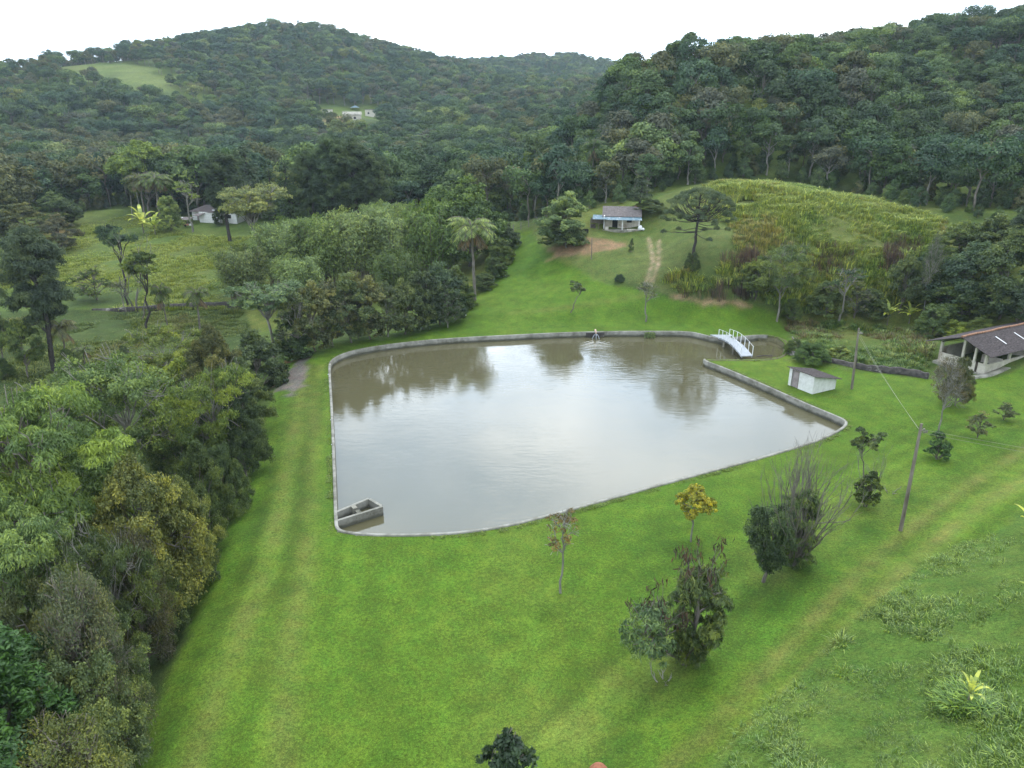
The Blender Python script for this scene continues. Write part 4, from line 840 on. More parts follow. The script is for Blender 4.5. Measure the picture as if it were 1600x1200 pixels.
# lawn trees in front
T('sapling', 'sapling', 877, 925, 800, 52, (.10,.085,.03), 'thin pale sapling with sparse reddish leaves on the near lawn', 'tree')
T('yellow_tree', 'goldtree', 1080, 846, 757, 56, 'gold', 'small tree with a golden yellow crown near the pond edge', 'tree')
T('dark_shrub', 'vshrub', 1195, 910, 790, 86, (.026,.056,.018), 'dense dark green shrub on a short trunk, wedge-shaped, in the middle of the right lawn', 'shrub')
T('shrub', 'podtree', 1242, 882, 768, 74, 'mid', 'leafy dark shrub just right of the dense wedge-shaped one', 'shrub')
T('bare_shrub', 'bareshrub', 1238, 880, 683, 165, 'grey', 'big leafless shrub of fanning grey twigs rising behind the dark shrubs', 'bare shrub')
T('shrub', 'leafyshrub', 1353, 792, 735, 42, 'mid', 'leafy low shrub under a sparse leaning stem right of the bare shrub', 'shrub')
T('tree', 'lean', 1350, 775, 668, 46, 'dk2', 'sparse leaning stem with a small layered crown above the low leafy shrub', rz=0)
T('bare_tree', 'baretree', 1358, 775, 680, 60, 'grey', 'bare pale stems right of the sparse leaning tree', 'dead tree')
T('shrub', 'leafyshrub', 1463, 718, 674, 38, (.03,.085,.02), 'small glossy round shrub below the grey-twigged tree', 'shrub')
T('grey_tree', 'greyhaze', 1465, 680, 556, 66, (.07,.07,.045), 'grey brown tree of fine twigs on a pale forked trunk in front of the barn')
T('tree', 'near2', 1492, 634, 560, 52, 'olive', 'dark olive bush beside the grey brown tree in front of the barn')
T('shrub', 'smallround', 1527, 684, 642, 38, 'olive', 'small thin-leaved shrub on the lawn right of the glossy one', 'shrub')
T('shrub', 'smallround', 1568, 656, 628, 32, 'grey', 'faint pale shrub farther up the right lawn', 'shrub')
T('broken_branch', 'stick', 1390, 769, 757, 18, 'grey', 'dead broken branch lying on the lawn right of the leafy low shrub', 'branch')
T('broken_branch', 'stick', 1035, 1066, 1040, 30, 'grey', 'twiggy dead stump at the foot of the pod tree', 'branch')
T('shrub', 'leafyshrub', 785, 1290, 1150, 125, (.02,.05,.02), 'top of a dark leafy shrub at the bottom edge of the photo', 'shrub')
T('banana_plant', 'banana', 1510, 1105, 1052, 40, 'lime', 'pale young banana plant rising from a grass mound at the bottom right', 'plant')
T('banana_plant', 'banana', 1605, 850, 795, 60, 'lime', 'banana plant at the right border beside the track', 'plant')
T('banana_plant', 'banana', 1615, 950, 905, 50, 'lime', 'banana leaf at the right border above the grass mound', 'plant')
# the pod tree: two leafy masses on one foot, hung with brown seed pods
def pod_mesh(seed, n, x, y, z):
    r = np.random.default_rng(seed); c_ = np.stack([r.normal(0, x, n), r.normal(0, y, n), r.uniform(*z, n)], -1)
    V, Q = leafquads(c_, r.normal(0, 1, (n, 3))*[1,1,.1], np.full(n, .34), r, .13, np.tile([0,0,-1.], (n, 1)), .1)
    me = quadmesh('seed_pods', V, Q, {'lv': ('FLOAT', 'FACE', r.uniform(0, 1, n))}); me.materials.append(LEAF); return me
g, h, w = size_px(1082, 1032, 888, 108)
pt = plant('pod_tree', 'podtree', g, h, w, (.056,.1,.024), 'dark feathery-leaved tree hung with brown seed pods, largest on the near lawn', 'tree', rz=0.0)
s_ = link('side_crown', PROTO['podside'].crown, pt); s_.color = (.075,.14,.028,1); s_.location = (0,-.2,0); s_.scale = (1.12,1.1,1.02)
link('side_limb', PROTO['podside'].trunk, pt).scale = (1.12,1.1,1.02)
rp = np.random.default_rng(77); tw_, pods = [], []
for i in range(34):
    side = i % 2; a = rp.uniform(0, 6.28); q = rp.uniform(.3, 1.1)
    c0 = np.array([0, 0, 3.2]) if not side else np.array([-1.8, -.4, 1.8])
    tip = c0+np.array([math.cos(a)*q*1.15, math.sin(a)*q, rp.uniform(1.2, 2.6) if not side else rp.uniform(.7, 1.9)])
    tw_.append((curve(c0, tip, rp, wob=.1, k=5), np.linspace(.022, .008, 5)))
    for j in range(13): pods.append(tip+rp.normal(0, .12, 3)+[0, 0, -rp.uniform(0, .35)])
TV, TQ = tubes_np(tw_, 5); q = quadmesh('twigs', TV, TQ); q.materials.append(M['bark']); link('twigs', q, pt)
pods = np.array(pods); V, Q = leafquads(pods, rp.normal(0, 1, (len(pods), 3))*[1,1,.1], np.full(len(pods), .32), rp, .17, np.tile([0,0,-1.], (len(pods), 1)), .1)
q = quadmesh('seed_pods', V, Q, {'lv': ('FLOAT', 'FACE', rp.uniform(0, 1, len(pods)))}); q.materials.append(LEAF); q = link('seed_pods', q, pt); q['kind'] = 'stuff'; q.color = (.075,.05,.038,1)

T('shrub', 'near2', 1268, 568, 535, 56, (.05,.11,.024), 'green bush spilling over the left end of the old stained wall', 'shrub')
T('shrub', 'near2', 1240, 552, 530, 34, 'mid', 'leafy weeds at the far corner of the side channel', 'shrub')
T('shrub', 'leafyshrub', 1310, 560, 538, 36, 'light', 'light green bush behind the old stained wall by the second pole', 'shrub')

for i, (u, v, vt, w, k, lb_) in enumerate([(455,372,250,52,'farcone','leftmost of the tall dark conifers behind the bamboo'),(492,376,236,64,'midcone','tall dark conifer second from the left behind the bamboo'),(525,378,212,76,'midcone','tallest dark conifer in the middle behind the bamboo'),(558,378,216,80,'midcone','broad dark conifer just right of the tallest one behind the bamboo'),(590,380,240,58,'midcone','rightmost of the tall dark conifers behind the bamboo'),(430,366,262,44,'farcone','lower dark conifer between the bromeliad tree and the tall conifers')]):
    T('pine_tree', k, u, v, vt, w, (.027,.060,.026), lb_, group='tall dark conifers behind the bamboo')

# ------------------------------------------------------------------ forest: nearest trees one by one, the rest as one mass
edge = [(-160,352),(0,352),(60,338),(120,332),(190,322),(260,338),(330,338),(440,345),(520,352),(640,352),(740,352),(786,350),(815,350),(860,345),(900,338),(930,326),(1000,312),(1040,297),(1090,286),(1150,281),(1250,290),(1350,308),(1420,322),(1480,338),(1530,350),(1600,372),(1800,420)]
EP = np.array([G(u, v)[:2] for u, v in edge]); EA = np.arctan2(EP[:,0], EP[:,1]); ER = np.hypot(EP[:,0], EP[:,1])
def cone_clear(u, v, Y0, Y1, du):
    a0, a1 = math.atan((u-800-du)/F*1.03), math.atan((u-800+du)/F*1.03); return (a0, a1, Y0, Y1)
def G2(u, v, Y): p_ = PD(u, v, Y); return np.array([p_[0], Y])
rf = np.random.default_rng(11)
pts = []
def scatter_pts(r0, r1, sp):
    out = []; n = int((r1**2-r0**2)*.5*1.55/(sp*sp)*1.05); a = rf.uniform(-.80, .75, n); r = np.sqrt(rf.uniform(r0**2, r1**2, n)); x, y = r*np.sin(a), r*np.cos(a)
    cell = {}
    for i in range(n):
        k = (int(x[i]//sp), int(y[i]//sp)); ok = True
        for dx in (-1,0,1):
            for dy in (-1,0,1):
                for j in cell.get((k[0]+dx, k[1]+dy), ()):
                    if (x[j]-x[i])**2+(y[j]-y[i])**2 < (sp*.62)**2: ok = False
        if ok: cell.setdefault(k, []).append(i); out.append((x[i], y[i]))
    return out
pts = scatter_pts(95, 240, 4.5)+scatter_pts(240, 420, 5.4)+scatter_pts(420, 760, 6.0)+scatter_pts(760, 1150, 8)
P = np.array(pts); A = np.arctan2(P[:,0], P[:,1]); Rr = np.hypot(P[:,0], P[:,1])
keep = Rr > np.interp(A, EA, ER)+rf.uniform(0, 3, len(P))
P = P[keep]; Z_ = height(P[:,0], P[:,1])
def inpx(P, Z_, poly, Y0, Y1):
    """world points whose ground spot lies within a clearing drawn between two ranges"""
    rel = np.stack([P[:,0], P[:,1], Z_-CAMZ], -1); dep = rel[:,1]*cp-rel[:,2]*sp_; u = PW/2+F*rel[:,0]/dep; v = PH/2-F*(rel[:,1]*sp_+rel[:,2]*cp)/dep
    return inside(u, v, np.array(poly, float)) & (P[:,1] > Y0) & (P[:,1] < Y1), u, v
c1, U, V_ = inpx(P, Z_, [(100,104),(190,98),(235,104),(265,126),(275,166),(215,160),(160,134),(105,118)], 380, 560)
c2, _, _ = inpx(P, Z_, [(440,188),(470,180),(500,167),(598,165),(604,182),(592,214),(522,224),(506,196)], 300, 480)
c3, _, _ = inpx(P, Z_, [(0,104),(70,98),(72,116),(0,118)], 380, 560)
keep = ~(c1 | c2 | c3) & (V_ > -60) & (V_ < 700)
P, Z_, U, V_ = P[keep], Z_[keep], U[keep], V_[keep]; Rr = np.hypot(P[:,0], P[:,1]); n = len(P)
hh = rf.uniform(6.8, 12.5, n)*(1+.25*vnoise(P[:,0], P[:,1], 40, 90)); hh = np.where((U < 330) & (V_ < 175) & (V_ > 95), hh*.75, hh)
hh = np.where((P[:,0] > 0) & (Rr < 300), hh*.8, hh)
vis = np.argsort(Rr)
tonei = vnoise(P[:,0], P[:,1], 17, 91)*.5+rf.uniform(0, 1, n)*.5
keys = np.array(['far0','far1','far2','far3','far4','far5','farcone','farpalm']); pk = rf.choice(8, n, p=[.2,.17,.15,.2,.1,.12,.035,.025])
conearea = (U > 430) & (U < 600) & (Rr < 330); pk = np.where(conearea & (rf.uniform(0,1,n) < .6), 6, pk)
TONES = ['fdark','fmid','fblue','folive','flight','fyel','fgrey']
FC = dict(fdark=(.022,.050,.013), fmid=(.038,.076,.016), fblue=(.022,.055,.024), folive=(.058,.068,.020), flight=(.062,.110,.020), fyel=(.10,.13,.022), fbrown=(.065,.055,.03), fgrey=(.056,.064,.034)); COLR.update({k_: tuple(q*1.5 for q in v_) for k_, v_ in FC.items()})
tn = np.digitize(tonei+rf.normal(0, .12, n), [.28, .48, .62, .72, .86]); tn = np.array([0,1,2,3,4,5])[tn]
tn = np.where((tn == 5) & (rf.uniform(0,1,n) < .65), 4, tn); tn = np.where((U < 330) & (V_ > 240) & (rf.uniform(0,1,n) < .3), 3, tn)
tn = np.where(rf.uniform(0,1,n) < .07, 6, tn); front = Rr < np.interp(np.arctan2(P[:,0], P[:,1]), EA, ER)+9; pk = np.where(front & (U > 780), rf.choice([1,4,5,1], n), pk)
# each leading tree is an object of its own
infr = (U > -40) & (U < 1640)
near_ids = [i for i in vis if infr[i]][:285]
tw = ['very dark green','mid green','blue green','olive green','light green','yellow green','greyish']
def sector(u, v):
    if u < 150: return 'at the left border beyond the pasture'
    if u < 330: return 'behind the palms at left'
    if u < 470: return 'behind the left house'
    if u < 640: return 'behind the bamboo stand'
    if u < 800: return 'by the tall light green tree'
    if u < 930: return 'left of the farmhouse'
    if u < 1060: return 'on the slope behind the farmhouse'
    if u < 1200: return 'above the araucaria'
    if u < 1330: return 'above the field, left half'
    if u < 1470: return 'above the field, right half'
    return 'on the slope at the right border'
fk = dict(farcone='conifer', farpalm='palm')
kk = dict(far0='domed', far1='high-stemmed', far2='flat-topped', far3='dense low-crowned', far4='narrow', far5='open flat-topped', farcone='pointed', farpalm='feathery')
lbl = {i: f'{tw[tn[i]]} {kk[keys[pk[i]]]} {fk.get(keys[pk[i]], "forest tree")} {sector(U[i], V_[i])}' for i in near_ids}
from collections import defaultdict
same = defaultdict(list)
for i in near_ids: same[lbl[i]].append(i)
for s_, ids in same.items():
    ids.sort(key=lambda i: U[i])
    if len(ids) > 1:
        for q, i in enumerate(ids): lbl[i] = (['leftmost', 'second from left', 'third from left', 'fourth from left', 'fifth from left', 'sixth from left', 'seventh from left', 'eighth from left'][min(q, 7)] if q < len(ids)-1 or len(ids) > 8 else 'rightmost')+' '+s_
for i in near_ids:
    k = keys[pk[i]]; w_ = fk.get(k, 'forest tree')
    plant('forest_tree', k, (P[i,0], P[i,1], Z_[i]), hh[i]*(1.1 if Rr[i] < 260 else 1), PROTO[k].W*hh[i]/PROTO[k].H*rf.uniform(.85, 1.15), TONES[tn[i]], lbl[i], 'tree', 'trees along the front of the forest')
# the mass behind
def proto_object(name, parts, color):
    Vs, Qs, mi, lv, off = [], [], [], [], 0
    V, Q, l_, TV, TQ, bk = parts
    me = quadmesh(name, np.vstack([V, TV]), np.vstack([Q, TQ+len(V)]), {'lv': ('FLOAT', 'FACE', np.concatenate([l_, np.full(len(TQ), .5)]))})
    me.materials.append(LEAF); me.materials.append(M[bk]); me.polygons.foreach_set('material_index', np.r_[np.zeros(len(Q), np.int32), np.ones(len(TQ), np.int32)])
    o = bpy.data.objects.new(name, me); o.color = (*color, 1); return o
def gn_scatter(name, objs, pos, rotz, scl, pidx, kind='stuff', label=None):
    tones = np.array([tuple(o.color) for o in objs])[pidx]
    pc = bpy.data.collections.new(name+'_kinds')
    for i, o in enumerate(objs): o.name = f'{name}_kind_{i:03d}'; pc.objects.link(o)
    n = len(pos); me = bpy.data.meshes.new(name); me.vertices.add(n); me.vertices.foreach_set('co', np.asarray(pos, np.float32).ravel())
    for an, ty, arr in (('rot', 'FLOAT_VECTOR', np.stack([np.zeros(n), np.zeros(n), rotz], -1) if np.ndim(rotz) == 1 else rotz), ('scl', 'FLOAT_VECTOR', scl), ('pidx', 'INT', pidx), ('tone', 'FLOAT_COLOR', tones)):
        a = me.attributes.new(an, ty, 'POINT'); a.data.foreach_set('vector' if ty == 'FLOAT_VECTOR' else 'color' if ty == 'FLOAT_COLOR' else 'value', np.ravel(arr).astype(np.int32 if ty == 'INT' else np.float32))
    o = bpy.data.objects.new(name, me); COL.objects.link(o)
    g = bpy.data.node_groups.new(name, 'GeometryNodeTree'); g.interface.new_socket('Geometry', in_out='INPUT', socket_type='NodeSocketGeometry'); g.interface.new_socket('Geometry', in_out='OUTPUT', socket_type='NodeSocketGeometry')
    gi, go = g.nodes.new('NodeGroupInput'), g.nodes.new('NodeGroupOutput'); ci = g.nodes.new('GeometryNodeCollectionInfo'); ci.inputs['Collection'].default_value = pc; ci.inputs['Separate Children'].default_value = True; ci.inputs['Reset Children'].default_value = True
    ip = g.nodes.new('GeometryNodeInstanceOnPoints'); ip.inputs['Pick Instance'].default_value = True
    def na(nm, ty): a = g.nodes.new('GeometryNodeInputNamedAttribute'); a.data_type = ty; a.inputs['Name'].default_value = nm; return a.outputs['Attribute']
    g.links.new(gi.outputs[0], ip.inputs['Points']); g.links.new(ci.outputs[0], ip.inputs['Instance']); g.links.new(na('pidx', 'INT'), ip.inputs['Instance Index'])
    e2r = g.nodes.new('FunctionNodeEulerToRotation'); g.links.new(na('rot', 'FLOAT_VECTOR'), e2r.inputs[0]); g.links.new(e2r.outputs[0], ip.inputs['Rotation']); g.links.new(na('scl', 'FLOAT_VECTOR'), ip.inputs['Scale'])
    g.links.new(ip.outputs[0], go.inputs[0]); md = o.modifiers.new('scatter', 'NODES'); md.node_group = g
    return tag(o, label, None, None, kind)
rest = np.setdiff1d(np.arange(n), near_ids)
# understorey along the front of the forest
eu = scatter_pts(95, 330, 3.0); E_ = np.array(eu); EA2 = np.arctan2(E_[:,0], E_[:,1]); ER2 = np.hypot(E_[:,0], E_[:,1]); de = ER2-np.interp(EA2, EA, ER)
E_ = E_[(de > 0) & (de < 26)]; EZ = height(E_[:,0], E_[:,1]); ne = len(E_)
objs, lut = [], {}
for ti, tname in enumerate(TONES):
    for ki, k in enumerate(keys):
        if k in ('farcone', 'farpalm') and ti > 2: continue
        lut[(ti, ki)] = len(objs)
        if ki < 8:
            me_o = next((q for (a, b), q in lut.items() if False), None)
        if ti == 0: ob = proto_object('p', PROTO[k].VQ, COLR[tname]); PROTO[k].full = ob.data
        else: ob = bpy.data.objects.new('p', PROTO[k].full); ob.color = (*COLR[tname], 1)
        objs.append(ob)
ub = len(objs)
for tname in ('fdark', 'fmid', 'folive', 'flight'): ob = bpy.data.objects.new('p', PROTO['far3'].full); ob.color = (*COLR[tname], 1); objs.append(ob)
pid = np.array([lut.get((tn[i], pk[i]), lut[(0, pk[i])]) for i in rest])
s0 = hh[rest]/10.; wz = rf.uniform(.85, 1.2, len(rest))
us = rf.uniform(.16, .38, ne); upos = np.stack([E_[:,0], E_[:,1], EZ-3.0*us], -1)
gn_scatter('forest', objs, np.vstack([np.stack([P[rest,0], P[rest,1], Z_[rest]-.3], -1), upos]), rf.uniform(0, 6.28, len(rest)+ne), np.vstack([np.stack([s0*wz, s0*wz, s0], -1), np.stack([us, us, us*1.4], -1)]), np.r_[pid, ub+rf.choice(4, ne, p=[.4,.3,.15,.15])], label='unbroken forest covering the far hills up to the skyline')

# ------------------------------------------------------------------ tall grasses
def tuft_objs(specs):
    out = []
    for i, (seed, n_, h_, sp__, w_, bend, col) in enumerate(specs):
        o = bpy.data.objects.new('t', tuft_mesh('tuft', seed, n_, h_, sp__, w_, bend)); o.color = hexc(col); out.append(o)
    return out
def grass(name, poly, dens, specs, weights, label, smin=.6, smax=1.3, mask=None, seed=1):
    r = np.random.default_rng(seed); lo = poly.min(0); hi = poly.max(0); n = int((hi-lo).prod()*dens); x = r.uniform(lo[0], hi[0], n); y = r.uniform(lo[1], hi[1], n)
    k = inside(x, y, poly)
    if mask is not None: k &= mask(x, y)
    x, y = x[k], y[k]; n = len(x); z = np.array([H(a, b) for a, b in zip(x, y)]); s = r.uniform(smin, smax, n)*(.6+.8*vnoise(x, y, 4.5, seed+9))
    w = np.array(weights, float); field = vnoise(x, y, 7, seed+5)*.7+r.uniform(0, 1, n)*.3; pi_ = np.clip(np.digitize(field, np.quantile(field, np.cumsum(w/w.sum())[:-1])), 0, len(w)-1)
    return gn_scatter(name, tuft_objs(specs), np.stack([x, y, z-.1], -1), r.uniform(0, 6.28, n), np.stack([s, s, s*r.uniform(.8, 1.2, n)], -1), pi_, label=label)
CANE = world_poly([(1110,445),(1150,395),(1140,350),(1090,330),(1070,305),(1110,290),(1150,286),(1250,293),(1350,311),(1440,334),(1490,352),(1450,410),(1440,470),(1340,488),(1220,480),(1060,458),(1040,440),(1060,425),(1090,430)])
yg = (.15,.22,.04); g1 = (.10,.185,.03); st = (.11,.13,.045); br = (.055,.043,.042)
grass('field_grass', CANE, 4.5, [(1,60,.7,.5,.05,.8,g1),(2,60,.8,.5,.05,.8,yg),(3,50,.6,.5,.045,.6,(.10,.165,.035)),(4,50,.7,.4,.045,.5,st)], [.3,.35,.25,.1], 'tall yellow green grasses and weeds on the overgrown slope', .4, 1.6, seed=3, mask=lambda x, y: vnoise(x, y, 3.3, 7) > .1)
for j, (pp, lb_) in enumerate([([(1265,425),(1272,388),(1300,388),(1345,395),(1325,425),(1295,430)], 'purple brown dry stalks in the middle of the overgrown field'), ([(1375,425),(1380,390),(1400,372),(1440,380),(1436,430),(1400,428)], 'purple brown dry stalks at the right side of the overgrown field'), ([(1120,418),(1130,398),(1185,398),(1180,420),(1150,430)], 'thin dry stalks above the low bright tree'), ([(1062,464),(1060,452),(1110,452),(1190,462),(1180,474),(1120,470)], 'dark brown dead stalks along the lower rim of the field')]):
    grass('dry_stalks', world_poly(pp), 3.2, [(11+j,20,1.9,.5,.05,.18,br),(21+j,18,1.5,.6,.045,.3,(.07,.075,.045))], [.7,.3], lb_, .6, 1.1, seed=20+j)
MEAD = world_poly([(-60,470),(0,420),(100,395),(130,350),(200,338),(300,368),(440,372),(380,400),(345,440),(350,482),(150,486)])
grass('meadow_grass', MEAD, 3.0, [(31,50,.55,.6,.05,.8,(.12,.19,.03)),(32,50,.6,.6,.05,.8,(.14,.205,.034)),(33,50,.5,.6,.05,.7,(.105,.175,.03))], [.35,.4,.25], 'rank yellow green grass on the pasture below the left house', .6, 1.3, seed=5)
LOW2 = world_poly([(-100,492),(150,492),(375,482),(400,560),(330,640),(200,760),(-150,1000)])
grass('low_meadow_grass', LOW2, 2.0, [(41,70,.42,.7,.05,.9,(.045,.085,.02)),(42,70,.5,.7,.05,.9,(.07,.115,.026)),(43,70,.5,.7,.05,.9,(.09,.115,.035))], [.45,.4,.15], 'darker tussocky grass of the low meadow behind the wood', .6, 1.4, seed=6)
VAL = world_poly([(1225,500),(1300,505),(1440,512),(1460,540),(1450,583),(1370,575),(1300,566),(1230,552),(1240,530)])
grass('valley_weeds', VAL, 4, [(51,60,.8,.5,.06,.7,(.05,.115,.024)),(52,60,.9,.5,.06,.7,(.07,.12,.03)),(53,60,.9,.45,.05,.5,(.085,.085,.04))], [.45,.3,.25], 'tall weeds and reddish grasses behind the old stained wall', .5, 1.2, seed=7)
grass('bank_grass', BANK, 9, [(61,50,.26,.35,.022,.9,(.07,.15,.024)),(62,50,.36,.35,.024,.9,(.09,.175,.03)),(63,50,.2,.35,.02,.9,(.055,.12,.02))], [.35,.25,.4], 'coarse tufted grass on the bank at the bottom right', .5, 1.3, seed=8, mask=lambda x, y: (vnoise(x, y, 2.4, 3) > .42) & (y < 60) & (x < 60))
mg = G(1505, 1100)[:2]; th = np.linspace(0, 2*np.pi, 14)[:-1]; MOUND = mg+np.stack([np.cos(th), np.sin(th)], -1)*.85
grass('mound_grass', MOUND, 60, [(71,60,.6,.2,.03,.9,(.08,.18,.026)),(72,60,.5,.2,.03,.9,(.05,.13,.02))], [.5,.5], 'thick grass mound round the young banana plant', .6, 1.2, seed=9)
ep = offset(LKd, 0)[np.random.default_rng(31).integers(0, len(LKd), 5200)]; re_ = np.random.default_rng(32)
jj = re_.integers(0, len(LKd), 5200); oo = re_.uniform(.26, .6, 5200); e0_, e1_ = offset(LKd, .0)[jj], offset(LKd, 1.0*OUT)[jj]; ep = e0_+(e1_-e0_)*oo[:,None]; ep = ep[vnoise(ep[:,0], ep[:,1], 1.1, 33) > .3]
es = re_.uniform(.4, 1.2, len(ep))*(.5+.8*vnoise(ep[:,0], ep[:,1], 5, 34))
gn_scatter('edge_grass', tuft_objs([(81,40,.22,.16,.018,.8,(.07,.14,.02)),(82,40,.16,.16,.018,.8,(.1,.16,.028))]), np.stack([ep[:,0], ep[:,1], np.full(len(ep), GZ-.04)], -1), re_.uniform(0, 6.28, len(ep)), np.stack([es]*3, -1), re_.integers(0, 2, len(ep)), label='unmown grass fringe along the outer side of the pond kerb')

NEARL = inside
grass('lawn_grass', np.array([(-16,14),(34,14),(62,60),(62,80),(34,74),(27,58),(-16,60)], float), 12, [(91,46,.075,.24,.012,.9,(.072,.15,.014)),(92,46,.09,.24,.012,.9,(.10,.168,.02)),(93,46,.06,.24,.012,.9,(.054,.12,.012))], [.45,.3,.25], 'short mown grass blades of the near lawn', .6, 1.3, seed=12,
      mask=lambda x, y: inside(x, y, LAWN) & ~inside(x, y, offset(LKd, .3*OUT)) & (vnoise(x, y, .9, 44) > .25))

# ------------------------------------------------------------------ things built by hand
# settling basin in the near left corner of the pond
cpx = [(527,797),(575,779),(598,791),(598,803)]
bt = WTOP-.03
A0 = PZ(524.5, 800, bt); A1 = PZ(576, 778.5, bt); A2 = PZ(597.5, 791, bt); A3 = PZ(526.5, 813, bt)
bs = empty('settling_basin', PZ(560, 800, 0), 'small open concrete basin built into the near left corner of the pond', 'basin')
def lw(P_, o=bs): return (P_[0]-o.location.x, P_[1]-o.location.y, P_[2]-o.location.z)
def wall_seg(bx_, a, b, th, z0, z1, o):
    a = np.array(a[:2]); b = np.array(b[:2]); d = (b-a)/np.linalg.norm(b-a); n_ = np.array([-d[1], d[0]])*th/2; ox, oy, oz = o.location
    q = [a-n_, b-n_, b+n_, a+n_]; bx_.hexa([(p_[0]-ox, p_[1]-oy, z0-oz) for p_ in q]+[(p_[0]-ox, p_[1]-oy, z1-oz) for p_ in q]); return bx_
far_w = Box(); wall_seg(far_w, A0, A1, .2, -.8, bt, bs); far_w.build('side_wall', M['concrete'], bs)
d12 = (A2-A1)/np.linalg.norm(A2-A1); end_w = Box(); wall_seg(end_w, A1+d12*.1, A2-d12*.1, .2, -.8, bt, bs); end_w.build('end_wall', M['concrete'], bs)
near_w = Box(); wall_seg(near_w, A2, A3, .2, -.8, bt, bs); near_w.build('side_wall', M['concrete'], bs)
mA = A0*.5+A1*.5; mB = A3*.5+A2*.5; dd = (mB-mA)/np.linalg.norm(mB-mA)
st_ = Box(); wall_seg(st_, mA+dd*.1, mA+dd*.5, .3, -.8, bt, bs); wall_seg(st_, mB-dd*.5, mB-dd*.1, .3, -.8, bt-.004, bs); st_.build('gate_pier', M['concrete2'], bs)
gt = Box(); wall_seg(gt, mA+dd*.5, mB-dd*.5, .05, -.5, bt-.12, bs); gt.build('sluice_board', M['darkwood'], bs)

# arched footbridge
Ba, Bb = G(1130, 529), G(1167, 557.5); Ba[2] = WTOP+.05; Bb[2] = GZ+.12
br_ = empty('footbridge', ((Ba+Bb)/2*[1,1,0]), 'narrow arched white metal footbridge over the side channel', 'footbridge')
bd = (Bb-Ba)[:2]; BL = np.linalg.norm(bd); br_.rotation_euler[2] = math.atan2(bd[1], bd[0]); hw = .62
def bz(x): t = (x+BL/2)/BL; return Ba[2]*(1-t)+Bb[2]*t+.38*math.sin(math.pi*min(1, max(0, t)))
k = 18; dk = Box(); pv = None
for i in range(k):
    x0, x1 = -BL/2+BL*i/k, -BL/2+BL*(i+1)/k; dk.hexa([(x0,-hw,bz(x0)-.1),(x1,-hw,bz(x1)-.1),(x1,hw,bz(x1)-.1),(x0,hw,bz(x0)-.1),(x0,-hw,bz(x0)),(x1,-hw,bz(x1)),(x1,hw,bz(x1)),(x0,hw,bz(x0))])
bmesh.ops.remove_doubles(dk.bm, verts=dk.bm.verts, dist=.002); dk.build('deck', M['metal'], br_)
ap = Box(); ap.hexa([(-BL/2-1.3,-hw-.5,WTOP-.25),(-BL/2,-hw,WTOP-.25),(-BL/2,hw,WTOP-.25),(-BL/2-1.0,hw+.9,WTOP-.25),(-BL/2-1.3,-hw-.5,WTOP+.04),(-BL/2,-hw,WTOP+.04),(-BL/2,hw,WTOP+.04),(-BL/2-1.0,hw+.9,WTOP+.04)]); ap.build('landing', M['metal'], br_)
for s in (-1, 1):
    rl = Box(); rp = [(x, s*(hw+.02), bz(x)+.98) for x in np.linspace(-BL/2+.15, BL/2-.12, 12)]; rl.tube(rp, .016, 6); rl.build('handrail', M['railing'], br_)
    for x in np.linspace(-BL/2+.15, BL/2-.12, 7):
        pb = Box(); pb.box(x-.028, x+.028, s*(hw+.02)-.028, s*(hw+.02)+.028, bz(x)-.12, bz(x)+(1.0)); pb.build('post', M['railing'], br_)
    sb = Box(); sb.tube([(x, s*(hw-.06), bz(x)-.16) for x in np.linspace(-BL/2, BL/2, 12)], .06, 6); sb.build('beam', M['metal'], br_)
for x in (-BL*.28, BL*.12):
    pb = Box(); pb.box(x-.07, x+.07, -hw+.05, -hw+.2, -.8, bz(x)-.22); pb.box(x-.07, x+.07, hw-.2, hw-.05, -.8, bz(x)-.22); pb.build('pier', M['concrete2'], br_)

# whitewashed pump shed
S0, S1, S2 = G(1231, 601), G(1269, 616), G(1300, 606); sx = (S0-S1)[:2]; Lx = np.linalg.norm(sx); ax = sx/Lx; sy = (S2-S1)[:2]; sy = sy-ax*(sy@ax); Ly = np.linalg.norm(sy); ay = sy/Ly
sh = empty('pump_shed', (*S1[:2], GZ-.05), 'small whitewashed brick shed with a sloping dark roof beside the pond', 'shed')
def sl3(a, b, z): return (*(ax*a+ay*b), z)
def lbox(bx_, a0, a1, b0, b1, z0, z1, z1b=None, f=sl3):
    z1b = z1 if z1b is None else z1b
    return bx_.hexa([f(a0,b0,z0), f(a1,b0,z0), f(a1,b1,z0), f(a0,b1,z0), f(a0,b0,z1), f(a1,b0,z1), f(a1,b1,z1b), f(a0,b1,z1b)])
# heights from the photo: high at the pond side, lower at the back
hA, hB = 1.78, 1.12
wf = Box(); dw = .75; d0 = Lx-1.15
lbox(wf, 0, d0, 0, .15, -.3, hA-.02); lbox(wf, d0+dw, Lx, 0, .15, -.3, hA-.02); lbox(wf, d0, d0+dw, 0, .15, 1.66, hA-.02); wf.build('front_wall', M['white'], sh)
w2 = Box(); lbox(w2, 0, Lx, Ly-.15, Ly, -.3, hB); w2.build('back_wall', M['white'], sh)
for a0 in (0, Lx-.15):
    w3 = Box(); w3.hexa([sl3(a0,.152,-.3), sl3(a0+.15,.152,-.3), sl3(a0+.15,Ly-.152,-.3), sl3(a0,Ly-.152,-.3), sl3(a0,.152,hA-.06), sl3(a0+.15,.152,hA-.06), sl3(a0+.15,Ly-.152,hB), sl3(a0,Ly-.152,hB)]); w3.build('side_wall', M['white'], sh)
w4 = Box(); lbox(w4, d0+.03, d0+dw-.03, .06, .10, -.1, 1.64); dr = w4.build('door', M['doorgrey'], sh)
